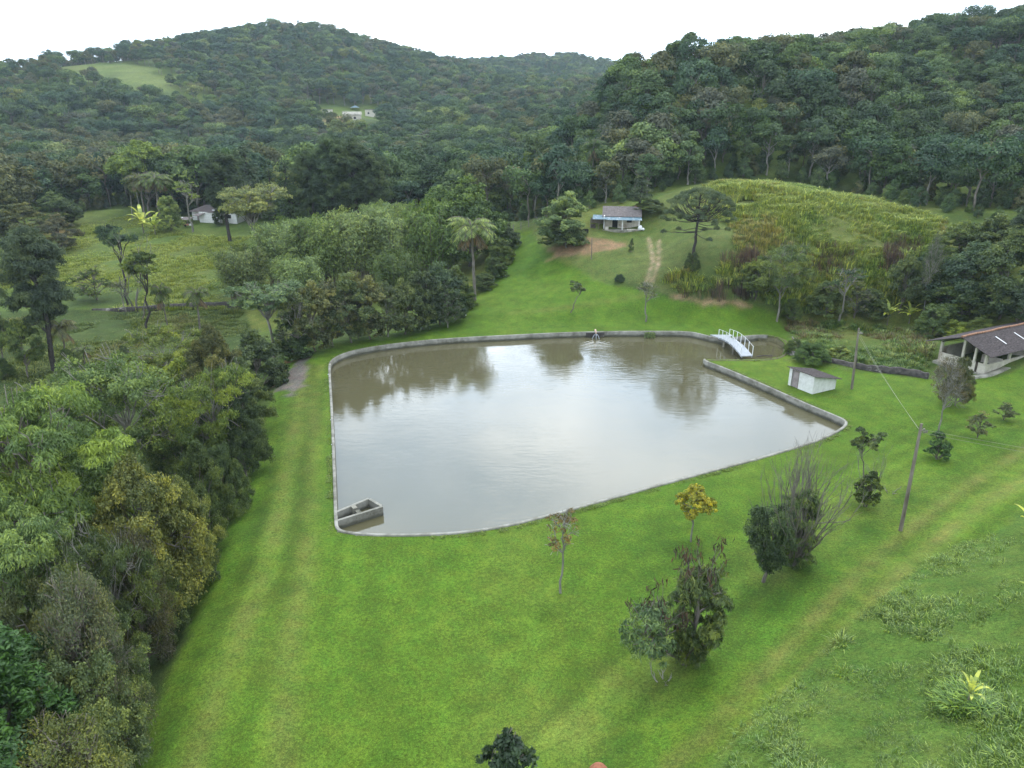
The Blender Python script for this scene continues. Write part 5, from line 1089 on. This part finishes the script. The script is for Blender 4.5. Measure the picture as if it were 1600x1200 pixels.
fr = Box(); lbox(fr, d0-.05, d0, -.02, .03, -.1, 1.72); lbox(fr, d0+dw, d0+dw+.05, -.02, .03, -.1, 1.72); lbox(fr, d0, d0+dw, -.02, .03, 1.66, 1.72); fr.build('frame', M['wood'], dr)
rfm = Box(); q = .28; e0, e1 = sl3(-q-.1,-.22,hA+.12), sl3(Lx+.18,-.22,hA+.12); e2, e3 = sl3(Lx+.18,Ly+.3,hB+.02), sl3(-q-.1,Ly+.3,hB+.02)
rfm.corr(e0, e1, e2, e3, 16, .028, .04); rfm.build('roof', M['tiles'], sh)

# open barn at the right
B0, B1, B2 = G(1464, 566), G(1537, 584), G(1592, 563); vx = (B0-B1)[:2]; Wd = np.linalg.norm(vx); ux = vx/Wd; uy = np.array([ux[1], -ux[0]]); 
if uy@((B2-B1)[:2]) < 0: uy = -uy
bn = empty('barn', (*B1[:2], B1[2]-.1), 'old open-sided barn with low cream walls, posts and a dark tiled roof at the right', 'barn')
def bl3(a, b, z): return (*(ux*a+uy*b), z)
LB = 15.; wh = 1.05; eh = 2.35; rh = 3.35
def bb(*a): b_ = Box(); lbox(b_, *a, f=bl3); return b_
fl = bb(-.3, Wd+.3, -.3, LB, -1.2, .06); fl.build('floor_slab', M['concrete2'], bn)
bb(0, Wd, 0, .16, .062, wh).build('end_wall', M['cream'], bn)
bb(0, .16, .162, LB, .062, wh-.05).build('side_wall', M['cream'], bn)
bb(Wd-.16, Wd, .162, LB, .062, wh+.5).build('side_wall', M['cream'], bn)
bb(.162, Wd-.162, LB*.45, LB*.45+.14, .062, 1.5).build('partition', M['cream'], bn)
bb(.162, Wd*.45, LB*.2, LB*.2+.12, .062, 1.1).build('partition', M['cream'], bn)
for a in (.12, Wd*.5, Wd-.12):
    for j, b in enumerate((.1, LB*.27, LB*.53, LB*.8)):
        zt = eh-.1 if a != Wd*.5 else rh-.25
        bb(a-.11, a+.11, b-.11 if j else b-.13, b+.13, .07 if a == Wd*.5 else wh-.06, zt).build('post', M['cream'], bn)
bb(Wd*.25-.1, Wd*.25+.1, 0-.02, .18, wh, (eh+rh)/2-.2).build('post', M['cream'], bn)
dp_ = bb(.75, .95, -.06, -.004, -.2, wh+.1); dp_.build('downpipe', M['darkwood'], bn)
oh = .75
for sgn_, nm in ((0, 'near'), (1, 'far')):
    a_e, ridge_a = (-oh if sgn_ == 0 else Wd+oh*1.6), Wd*.5
    zE = eh-.25 if sgn_ == 0 else eh-.35
    r_ = Box(); r_.corr(bl3(a_e,-oh,zE), bl3(a_e,LB,zE), bl3(ridge_a,LB,rh), bl3(ridge_a,-oh,rh), 60, .035, .05); ro = r_.build('roof', M['tiles'], bn)
rg = Box(); rg.tube([bl3(Wd*.5, b, rh+.05+.03*math.sin(b*1.3)) for b in np.linspace(-oh, LB, 14)], .11, 8); rg.build('ridge', M['ridge'], bn)
for b in (3.4, 6.6):
    sk = Box(); f0, f1 = .35, .72
    def rp_(f, b): return bl3(-oh+(Wd*.5+oh)*f, b, (eh-.25)+(rh-eh+.25)*f+.075)
    sk.slab([rp_(f0,b), rp_(f1,b), rp_(f1,b+.14), rp_(f0,b+.14)], .03); sk.build('roof_strip', M['whitep'], bn)
for f in (.12, .5, .88):
    b_ = Box(); b_.tube([bl3(Wd*f, -oh+.05, eh-.2+(rh-eh)*(1-abs(f-.5)*2)), bl3(Wd*f, LB, eh-.2+(rh-eh)*(1-abs(f-.5)*2))], .06, 6); b_.build('beam', M['darkwood'], bn)
# rubble kerb at the barn foot
# old stained walls
def ground_wall(name, px, th, hgt, mat, label, sink=.5):
    Pp = [G(u, v) for u, v in px]; o = empty(name, Pp[0], label, 'wall'); P2 = chaikin(np.array(Pp), False, 2); V, Q = [], []; rr_ = np.random.default_rng(5)
    tn_ = unit(np.gradient(P2[:, :2], axis=0)); nn = np.stack([tn_[:,1], -tn_[:,0]], -1)*th/2
    for p_, n_ in zip(P2, nn):
        zg = H(p_[0], p_[1]); hz = zg+hgt*rr_.uniform(.85, 1.1); x, y, z = o.location
        V += [(p_[0]-n_[0]-x, p_[1]-n_[1]-y, zg-sink-z), (p_[0]-n_[0]-x, p_[1]-n_[1]-y, hz-z), (p_[0]+n_[0]-x, p_[1]+n_[1]-y, hz-z), (p_[0]+n_[0]-x, p_[1]+n_[1]-y, zg-sink-z)]
    Q = [[4*i+j, 4*i+(j+1) % 4, 4*(i+1)+(j+1) % 4, 4*(i+1)+j] for i in range(len(P2)-1) for j in range(4)]+[[0,3,2,1]]+[[4*(len(P2)-1)+j for j in range(4)]]
    me = quadmesh('masonry', V, Q); link('masonry', me, o, mat); return o
ground_wall('stone_wall', [(1232,553),(1250,560),(1275,566),(1300,570),(1340,577),(1375,581),(1410,584),(1450,592)], .35, .62, M['grime'], 'low black-stained old wall between the lawn and the weedy valley at right')
ground_wall('stone_wall', [(145,489),(200,486),(260,481),(310,479),(350,478),(372,475)], .4, .6, M['grime'], 'long low dark wall across the meadow at left')
ground_wall('stone_wall', [(1512,590),(1540,588),(1560,580),(1600,566),(1640,553)], .6, .12, M['concrete2'], 'broken concrete rubble strip along the foot of the barn')

# farmhouse
def frame(u, v, rz=0.0):
    g = G(u, v); g = g.copy(); return g
g = frame(971, 360); fh = empty('farmhouse', (g[0], g[1], g[2]-.05), 'small cream farmhouse with a grey brown tiled roof and a pale blue sheet veranda', 'house', rz=R(-8)); fh.scale = (.84,.84,.84)
def B(o, name, mat, *boxes, parent=None):
    b_ = Box()
    for q in boxes: b_.box(*q)
    return b_.build(name, mat, parent or o)
hw_, dp2 = 3.15, 4.2; y0 = 1.5
B(fh, 'terrace', M['concrete2'], (-hw_-.5, hw_+.4, -.2, y0+dp2+.2, -.8, .14))
B(fh, 'wall', M['cream'], (-hw_, -1.75, y0, y0+.2, .142, 2.5), (-.75, .95, y0, y0+.2, .142, 2.5), (1.8, hw_, y0, y0+.2, .142, 2.5), (-1.75,-.75, y0, y0+.2, 2.05, 2.5), (.95,1.8, y0, y0+.2, .142, 1.35), (.95,1.8, y0, y0+.2, 1.95, 2.5))
B(fh, 'wall', M['white'], (-hw_-.2, -hw_-.002, y0-1.0, y0+dp2, .142, 2.6)); B(fh, 'wall', M['cream'], (hw_+.002, hw_+.2, y0, y0+dp2, .142, 2.5)); B(fh, 'wall', M['cream'], (-hw_, hw_, y0+dp2-.2, y0+dp2, .142, 2.5))
d_ = B(fh, 'door', M['dark'], (-1.74, -.76, y0+.1, y0+.16, .15, 2.04)); wn_ = B(fh, 'window', M['dark'], (.96, 1.79, y0+.1, y0+.16, 1.36, 1.94)); B(fh, 'frame', M['wood'], (.9,.95, y0-.03,y0,1.3,2.0), (1.8,1.85, y0-.03,y0,1.3,2.0), (.95,1.8,y0-.03,y0,1.3,1.35), parent=wn_)
rf_ = Box(); rf_.corr((-hw_-.5,y0-.35,2.42), (hw_+.45,y0-.35,2.42), (hw_+.45,y0+dp2*.55,4.0), (-hw_-.5,y0+dp2*.55,4.0), 34, .03, .06); rf_.build('roof', M['greytiles'], fh)
rf_ = Box(); rf_.corr((-hw_-.5,y0+dp2+.4,2.5), (hw_+.45,y0+dp2+.4,2.5), (hw_+.45,y0+dp2*.55,4.0), (-hw_-.5,y0+dp2*.55,4.0), 34, .03, .06); rf_.build('roof', M['greytiles'], fh)
gb = Box()
for xx in (-hw_-.19, hw_+.02):
    for f in (0,):
        v4 = [gb.bm.verts.new(p_) for p_ in ((xx,y0,2.5),(xx,y0+dp2,2.5),(xx,y0+dp2*.55,3.85))]; v5 = [gb.bm.verts.new((p_.co.x+.16,p_.co.y,p_.co.z)) for p_ in v4]
        gb.bm.faces.new(v4); gb.bm.faces.new(v5[::-1]); [gb.bm.faces.new((v4[i], v4[(i+1)%3], v5[(i+1)%3], v5[i])) for i in range(3)]
gb.build('gable', M['cream'], fh)
aw = Box(); aw.corr((-hw_+.3,-.35,1.98), (hw_+.5,-.35,1.98), (hw_+.4,y0-.03,2.36), (-hw_+.3,y0-.03,2.36), 20, .03, .02); aw.build('veranda_roof', M['bluesheet'], fh)
B(fh, 'post', M['white'], (.02,.2,-.1,.08,.142,2.0)); B(fh, 'post', M['white'], (hw_-.1,hw_+.08,-.1,.08,.142,2.0))
B(fh, 'low_wall', M['cream'], (-hw_,-2.4,.0,.15,.142,.7), (1.0,hw_-.1,.0,.14,.142,.35))
B(fh, 'ridge', M['ridge'], (hw_-.9,hw_+.3,y0+dp2*.55-.12,y0+dp2*.55+.12,4.02,4.1))
# side shelter
g = G(934, 358); ss = empty('shelter', (g[0], g[1], g[2]-.05), 'open wooden shelter with a pale blue sheet roof left of the farmhouse', 'shelter', rz=R(-8)); ss.scale = (.72,.8,.8)
for x in (-1.6, .2, 1.5):
    for y in (.1, 2.6): B(ss, 'post', M['wood'], (x-.06,x+.06,y-.06,y+.06,-.3,2.0))
B(ss, 'wall', M['wood'], (-1.66,1.56,2.67,2.75,-.2,1.9)); B(ss, 'boards', M['darkwood'], (-1.6,-.5,.18,.24,.1,1.0))
b_ = Box(); b_.corr((-1.2,-.3,2.0), (1.9,-.3,2.0), (1.9,2.9,2.45), (-1.2,2.9,2.45), 12, .03, .02); b_.build('roof', M['bluesheet'], ss)
g = G(1000, 359); cn_ = empty('water_tank', g, 'white plastic sack or tank against the right end of the farmhouse', 'tank'); cn_.scale = (.6,.6,.6); b_ = Box(); b_.tube([(0,0,-.1),(0,.05,.4),(.1,0,.8),(.15,0,1.1)], [.55,.6,.42,.15], 12); b_.build('sack', M['whitep'], cn_, smooth=True)
b_ = Box(); b_.tube([(.75,-.1,-.1),(.8,-.1,.3),(.85,-.1,.5)], [.35,.35,.12], 10); b_.build('sack', M['whitep'], cn_, smooth=True)
g = G(914, 366); bt_ = empty('barrel', g, 'dark open barrel on the grass left of the farmhouse shelter', 'barrel'); b_ = Box(); b_.tube([(0,0,-.1),(0,0,.1),(0,0,.75)], [.5,.52,.55], 14, cap=False); b_.build('body', M['dark'], bt_); b_ = Box(); b_.tube([(0,0,.6),(0,0,.62)], [.5,.5], 14); b_.build('lid', M['darkwood'], bt_)

# house at left, lean-to and the building behind it
g = G(318, 349); lh = empty('left_house', (g[0], g[1], g[2]-.1), 'white single-storey house with a grey hipped roof beyond the left meadow', 'house', rz=R(-12))
B(lh, 'wall', M['white'], (-.8,4.2,0,.2,-.3,2.6), (4.0,4.2,.2,5,-.3,2.6), (-3.4,-.82,1.2,1.4,-.3,2.6), (-3.4,-3.2,1.4,5,-.3,2.6), (-1.0,-.8,.2,1.2,-.3,2.6), (-3.4,4.2,5,5.2,-.3,2.6))
B(lh, 'door', M['doorgrey'], (-2.2,-1.4,1.14,1.19,0,2.0)); wn_ = B(lh, 'window', M['dark'], (2.9,3.4,-.04,-.003,1.7,2.1))
rz_ = Box(); e = [(-4.0,.6,2.55),(4.7,-.5,2.55),(4.7,5.7,2.55),(-4.0,5.7,2.55)]; t1, t2 = (-.8,2.9,3.9), (1.9,2.7,3.9)
vv = [rz_.bm.verts.new(p_) for p_ in e+[t1, t2]]; [rz_.bm.faces.new([vv[i] for i in f]) for f in ((0,1,5,4),(1,2,5),(2,3,4,5),(3,0,4),(3,2,1,0))]; rz_.build('roof', M['tiles'], lh)
b_ = Box(); b_.slab([(-1.9,-.9,1.9),(-.2,-.9,1.9),(.8,-.03,2.45),(-1.2,.9,2.45)], .08); b_.build('canopy', M['greytiles'], lh)
B(lh, 'gable_board', M['whitep'], (2.2,2.9,.55,.62,2.9,3.1))
g = G(280, 352); lt = empty('lean_to', (g[0], g[1], g[2]-.1), 'low lean-to shelter with a pale sheet roof left of the white house', 'shelter', rz=R(-12))
for x in (-2.2, 0, 2.2): B(lt, 'post', M['wood'], (x-.06,x+.06,-.06,.06,-.2,1.35)); B(lt, 'post', M['wood'], (x-.06,x+.06,1.9,2.02,-.2,1.6))
b_ = Box(); b_.corr((-2.5,-.4,1.35), (0,-.4,1.35), (0,2.3,1.62), (-2.5,2.3,1.62), 9, .03, .02); b_.build('roof', M['whitep'], lt)
b_ = Box(); b_.corr((.02,-.4,1.4), (2.6,-.4,1.4), (2.6,2.3,1.7), (.02,2.3,1.7), 9, .03, .02); b_.build('roof', M['greytiles'], lt)
g = G(293, 354); cr_ = empty('cart', g, 'small red and white thing parked under the lean-to of the left house', 'cart'); B(cr_, 'tray', M['ridge'], (-.8,.5,-.3,.3,.25,.55)); B(cr_, 'box', M['whitep'], (.52,.9,-.3,.3,.2,.6)); b_ = Box(); b_.tube([(-.3,-.4,.25),(-.3,-.33,.25)], [.25,.25], 12); b_.build('wheel', M['dark'], cr_)
b_ = Box(); b_.tube([(-1.5,0,.5),(-.8,0,.45)], .03, 6); b_.build('handle', M['wood'], cr_)
g = G(358, 350); rb = empty('outbuilding', (g[0], g[1]+1, g[2]-.1), 'white gabled outbuilding partly hidden by the pine beside the left house', 'house', rz=R(-12))
B(rb, 'wall', M['white'], (-1.6,1.6,0,.2,-.3,2.7), (-1.6,-1.4,.2,4,-.3,2.7), (1.4,1.6,.2,4,-.3,2.7), (-1.4,1.4,3.8,4,-.3,2.7))
b_ = Box(); v4 = [b_.bm.verts.new(p_) for p_ in ((-1.6,0,2.7),(1.6,0,2.7),(0,0,3.7),(-1.6,4,2.7),(1.6,4,2.7),(0,4,3.7))]; [b_.bm.faces.new([v4[i] for i in f]) for f in ((0,1,2),(3,5,4),(0,3,4,1),(0,2,5,3),(1,4,5,2))]; b_.build('gable', M['white'], rb)
b_ = Box(); b_.slab([(-1.95,-.3,2.6),(0,-.3,3.86),(0,4.3,3.86),(-1.95,4.3,2.6)], .07); b_.slab([(0.003,-.3,3.86),(1.95,-.3,2.6),(1.95,4.3,2.6),(0.003,4.3,3.86)], .07); b_.build('roof', M['whitep'], rb)
B(rb, 'window', M['dark'], (-.7,.3,-.03,-.003,1.2,2.0))

# houses far up the hill
def PG(u, v):
    return G(u, v)
def far_house(name, u, v, w, d, h, rz, wm, rm, label, roof=.25, wins=(), gab=False):
    g = PG(u, v); o = empty(name, (g[0], g[1], g[2]-.3), label, 'house', rz=R(rz)); B(o, 'wall', wm, (-w/2,w/2,0,.2,-3,h), (-w/2,-w/2+.2,.2,d,-3,h), (w/2-.2,w/2,.2,d,-3,h), (-w/2,w/2,d,d+.2,-3,h))
    b_ = Box(); rh_ = h+roof
    if gab: b_.slab([(-w/2-.5,-.5,h-.1),(w/2+.5,-.5,h-.1),(w/2+.5,d/2,rh_+1.2),(-w/2-.5,d/2,rh_+1.2)], .12); b_.slab([(-w/2-.5,d/2+.003,rh_+1.2),(w/2+.5,d/2+.003,rh_+1.2),(w/2+.5,d+.7,h-.1),(-w/2-.5,d+.7,h-.1)], .12)
    else: b_.slab([(-w/2-.3,-.4,rh_),(w/2+.3,-.4,rh_),(w/2+.3,d+.5,h+.05),(-w/2-.3,d+.5,h+.05)], .15)
    b_.build('roof', rm, o)
    for x0, x1, z0, z1 in wins: B(o, 'window', M['dark'], (x0,x1,-.06,-.003,z0,z1))
    return o
far_house('hill_cabin', 513, 180, 5.4, 6, 3.4, 22, M['cream'], M['concrete'], 'white cabin with one dark window high on the far slope', wins=[(1.0,1.9,1.2,2.3)])
far_house('hill_house', 551, 188, 9, 6, 3.2, 14, M['cream'], M['concrete2'], 'long low white house with a grey roof on the far slope', wins=[(-2.6,-1.6,.8,1.9),(.6,1.8,.9,2.0)], gab=True)
far_house('hill_house', 580, 182, 7, 5, 4.0, -6, M['cream'], M['concrete'], 'taller pale house at the right end of the far hillside group', wins=[(-2,-1,1.6,2.6)])
far_house('hill_hut', 451, 188, 5, 4, 2.0, 0, M['grime'], M['whitep'], 'tiny hut with a white roof left of the far hillside houses')
g = PG(552, 174); tp_ = empty('blue_canopy', (g[0], g[1]+6, g[2]), 'pale teal canopy behind the far hillside houses', 'canopy'); 
for x in (-2.3, 2.3): B(tp_, 'post', M['wood'], (x-.08,x+.08,-.08,.08,-1,2.3))
b_ = Box(); v4 = [b_.bm.verts.new(p_) for p_ in ((-2.6,-1.8,2.2),(2.6,-1.8,2.2),(2.6,1.8,2.2),(-2.6,1.8,2.2),(0,0,3.4))]; [b_.bm.faces.new([v4[i] for i in f]) for f in ((0,1,4),(1,2,4),(2,3,4),(3,0,4),(3,2,1,0))]; b_.build('roof', M['bluesheet'], tp_)

# poles, wires, fence
def pole(u, v, vt, rad, mat, label, ut=None, head=True, name='utility_pole'):
    g, h, _ = size_px(u, v, vt); o = empty(name, g, label, 'pole'); tx = 0
    if ut is not None: d = ray(ut, vt); tx = d[0]/d[1]*g[1]-g[0]
    b_ = Box(); b_.tube([(0,0,-.5),(tx*.5,0,h*.5),(tx,0,h)], [rad*1.25,rad*1.05,rad*.8], 10); b_.build('shaft', mat, o, smooth=False)
    if head:
        for s in (-1, 1): q = Box(); q.tube([(tx+.12,s*.12,h-.5),(tx+.3,s*.14,h-.45)], [.05,.05], 8); q.tube([(tx+.3,s*.14,h-.5),(tx+.3,s*.14,h-.36)], [.07,.05], 8); q.build('insulator', M['concrete2'], o)
    return g+np.array([tx, 0, h]), o
pa, _ = pole(1407, 829, 662, .10, M['wood'], 'tall leaning concrete utility pole on the right lawn', 1440)
pb, _ = pole(1331, 608, 513, .10, M['wood'], 'utility pole behind the white shed', 1342)
pole(924, 406, 371, .06, M['wood'], 'thin pole on the slope below the farmhouse', 925, False, 'post')
pole(207, 345, 305, .09, M['palebark'], 'pale bare pole left of the banana clump at the left house', 204, False, 'post')
pole(222, 342, 300, .09, M['palebark'], 'second pale pole, right of the bare one at the left house', 213, False, 'post')
pole(1338, 577, 545, .06, M['darkwood'], 'short wooden post standing in the old stained wall', 1339, False, 'post')
pole(728, 493, 487, .06, M['whitep'], 'short white marker post at the lawn corner behind the pond', 728, False, 'marker_post')
far_end = np.array([pa[0]+16, pa[1]-17, pa[2]+3.5])
for j, (dx, dz) in enumerate(((0, -.35), (.25, -.6))):
    for (a, b, lb_) in ((pa+[dx,0,dz], far_end+[dx*3,0,dz*2], ['upper','lower'][j]+' cable running from the leaning pole out past the right border'), (pb+[0,0,dz], pa+[dx-.1,0,dz], ['upper','lower'][j]+' cable sagging between the two utility poles')):
        t = np.linspace(0, 1, 24)[:,None]; Pq = a+(b-a)*t; Pq[:,2] -= 4*.22*(t*(1-t))[:,0]; w_ = Box(); w_.tube(Pq, .008, 5); o = w_.build('cable', M['wire']); tag(o, lb_, 'cable')
fe = empty('wire_fence', G(814, 360), 'wire fence on pale posts at the edge of the forest behind the far lawn', 'fence'); fpos = []
for u, v in [(786,367),(790,366),(802,364),(814,360),(826,357),(839,353),(851,350)]:
    g = G(u, v); q = g-np.array(fe.location); fpos.append(q); b_ = Box(); b_.box(q[0]-.07,q[0]+.07,q[1]-.07,q[1]+.07,q[2]-.3,q[2]+1.5); b_.build('post', M['palebark'], fe)
b_ = Box()
for hz in (.5, .9, 1.3):
    for a, b in zip(fpos, fpos[1:]): b_.tube([a+[0,-.08,hz], b+[0,-.08,hz]], .012, 4)
b_.build('wires', M['wire'], fe)
# water inlet on the far wall, float, wall plant, dome, stumps
g = PZ(930, 519, WTOP); wi = empty('water_inlet', (g[0], g[1], 0), 'pinkish stub pipe with water spilling from the far wall of the pond', 'water inlet')
b_ = Box(); b_.tube([(0,.3,.75),(0,-.05,.95),(.02,-.35,.85),(.05,-.5,.6)], [.09,.1,.09,.08], 9); b_.build('pipe', rough_mat('pink_plaster', (.5,.34,.26), (.6,.45,.36), 4), wi, smooth=True)
b_ = Box(); b_.tube([(.05,-.5,.62),(.05,-.68,.4),(.05,-.8,-.02)], [.04,.05,.09], 8); b_.tube([(-.02,-.45,.6),(-.28,-.6,.3),(-.4,-.75,-.02)], [.03,.04,.06], 8); b_.tube([(.1,-.45,.6),(.34,-.6,.3),(.42,-.75,-.02)], [.03,.04,.06], 8); b_.build('falling_water', M['metal'], wi, smooth=True)
b_ = Box(); b_.box(-1.1,1.1,-.035,-.006-.016,.06,WTOP-.05); b_.build('wet_stain', M['grime'], wi)
wp = empty('wall_plant', (PZ(1015, 521, .5)[0], PZ(1015, 521, .5)[1]-.05, 0), 'green plant growing over the far pond wall', 'plant'); r5 = np.random.default_rng(5)
nn_ = 500; cc_ = np.stack([r5.uniform(-.65,.65,nn_), r5.uniform(-.4,.0,nn_), r5.uniform(.0,.7,nn_)], -1); V, Q = leafquads(cc_, np.tile([0,-1,.4], (nn_,1)), np.full(nn_,.14), r5); me = quadmesh('leaves', V, Q, {'lv': ('FLOAT','FACE',r5.uniform(0,1,nn_))}); me.materials.append(LEAF); link('leaves', me, wp).color = hexc('mid')
g = PZ(636.5, 537, 0); du = empty('float', (g[0], g[1], 0), 'small white float on the water by the far left wall', 'float'); b_ = Box(); b_.tube([(-.3,0,0),(-.15,0,.1),(.1,0,.12),(.3,0,.02)], [.05,.17,.15,.04], 10); b_.build('hull', M['whitep'], du, smooth=True); b_ = Box(); b_.tube([(.0,0,.15),(.03,0,.42)], [.06,.03], 8); b_.build('stem', M['whitep'], du)
g = G(935, 1215); b_ = Box(); b_.tube([(0,0,-.3),(0,0,.12),(0,0,.34),(0,0,.5),(0,0,.58),(0,0,.61)], [.40,.42,.38,.27,.13,.03], 24); o = b_.build('clay_dome', M['terra'], None, smooth=True); o.location = Vector(g); tag(o, 'rounded reddish brown clay dome at the bottom edge of the lawn', 'mound')
for u, v, vt, lb_ in ((112,580,565,'weathered grey tree stump in the low meadow'),):
    g, h, _ = size_px(u, v, vt); b_ = Box(); b_.tube([(0,0,-.2),(0,0,h*.5),(.05,0,h)], [.35,.3,.33], 9); o = b_.build('stump', M['palebark'], None); o.location = Vector(g); tag(o, lb_, 'stump')
g = G(1195, 558); b_ = Box(); b_.tube([(-.9,0,.08),(0,.1,.14),(.9,.25,.1)], [.07,.06,.05], 7); b_.tube([(-.5,.3,.06),(.7,-.1,.16)], [.05,.04], 7); o = b_.build('fallen_log', M['darkwood'], None); o.location = Vector(g); tag(o, 'dark old timber lying at the channel edge beyond the bridge', 'timber')
g = G(1172, 530); b_ = Box()
a, b = G(1236, 541), G(1258, 562)
b_ = Box(); b_.tube([(0,0,1.1),tuple(b-a+np.array([0,0,.1]))], [.06,.05], 7); o = b_.build('leaning_log', M['palebark'], None); o.location = Vector(a); tag(o, 'pale slanting pole among the weeds beyond the channel', 'pole')
# bromeliads on the crooked tree

# ------------------------------------------------------------------ air
b_ = Box(); b_.box(-1700, 1700, -60, 2400, -40, 190)
m, t, l = new_mat('haze'); pv_ = N(t, 'ShaderNodeVolumePrincipled'); pv_.inputs['Color'].default_value = (.72,.86,1,1); pv_.inputs['Density'].default_value = .00014; pv_.inputs['Anisotropy'].default_value = .2
o = N(t, 'ShaderNodeOutputMaterial'); l(pv_.outputs[0], o.inputs['Volume'])
hz = b_.build('haze', m); tag(hz, 'thin bluish haze in the valley air', kind='stuff')
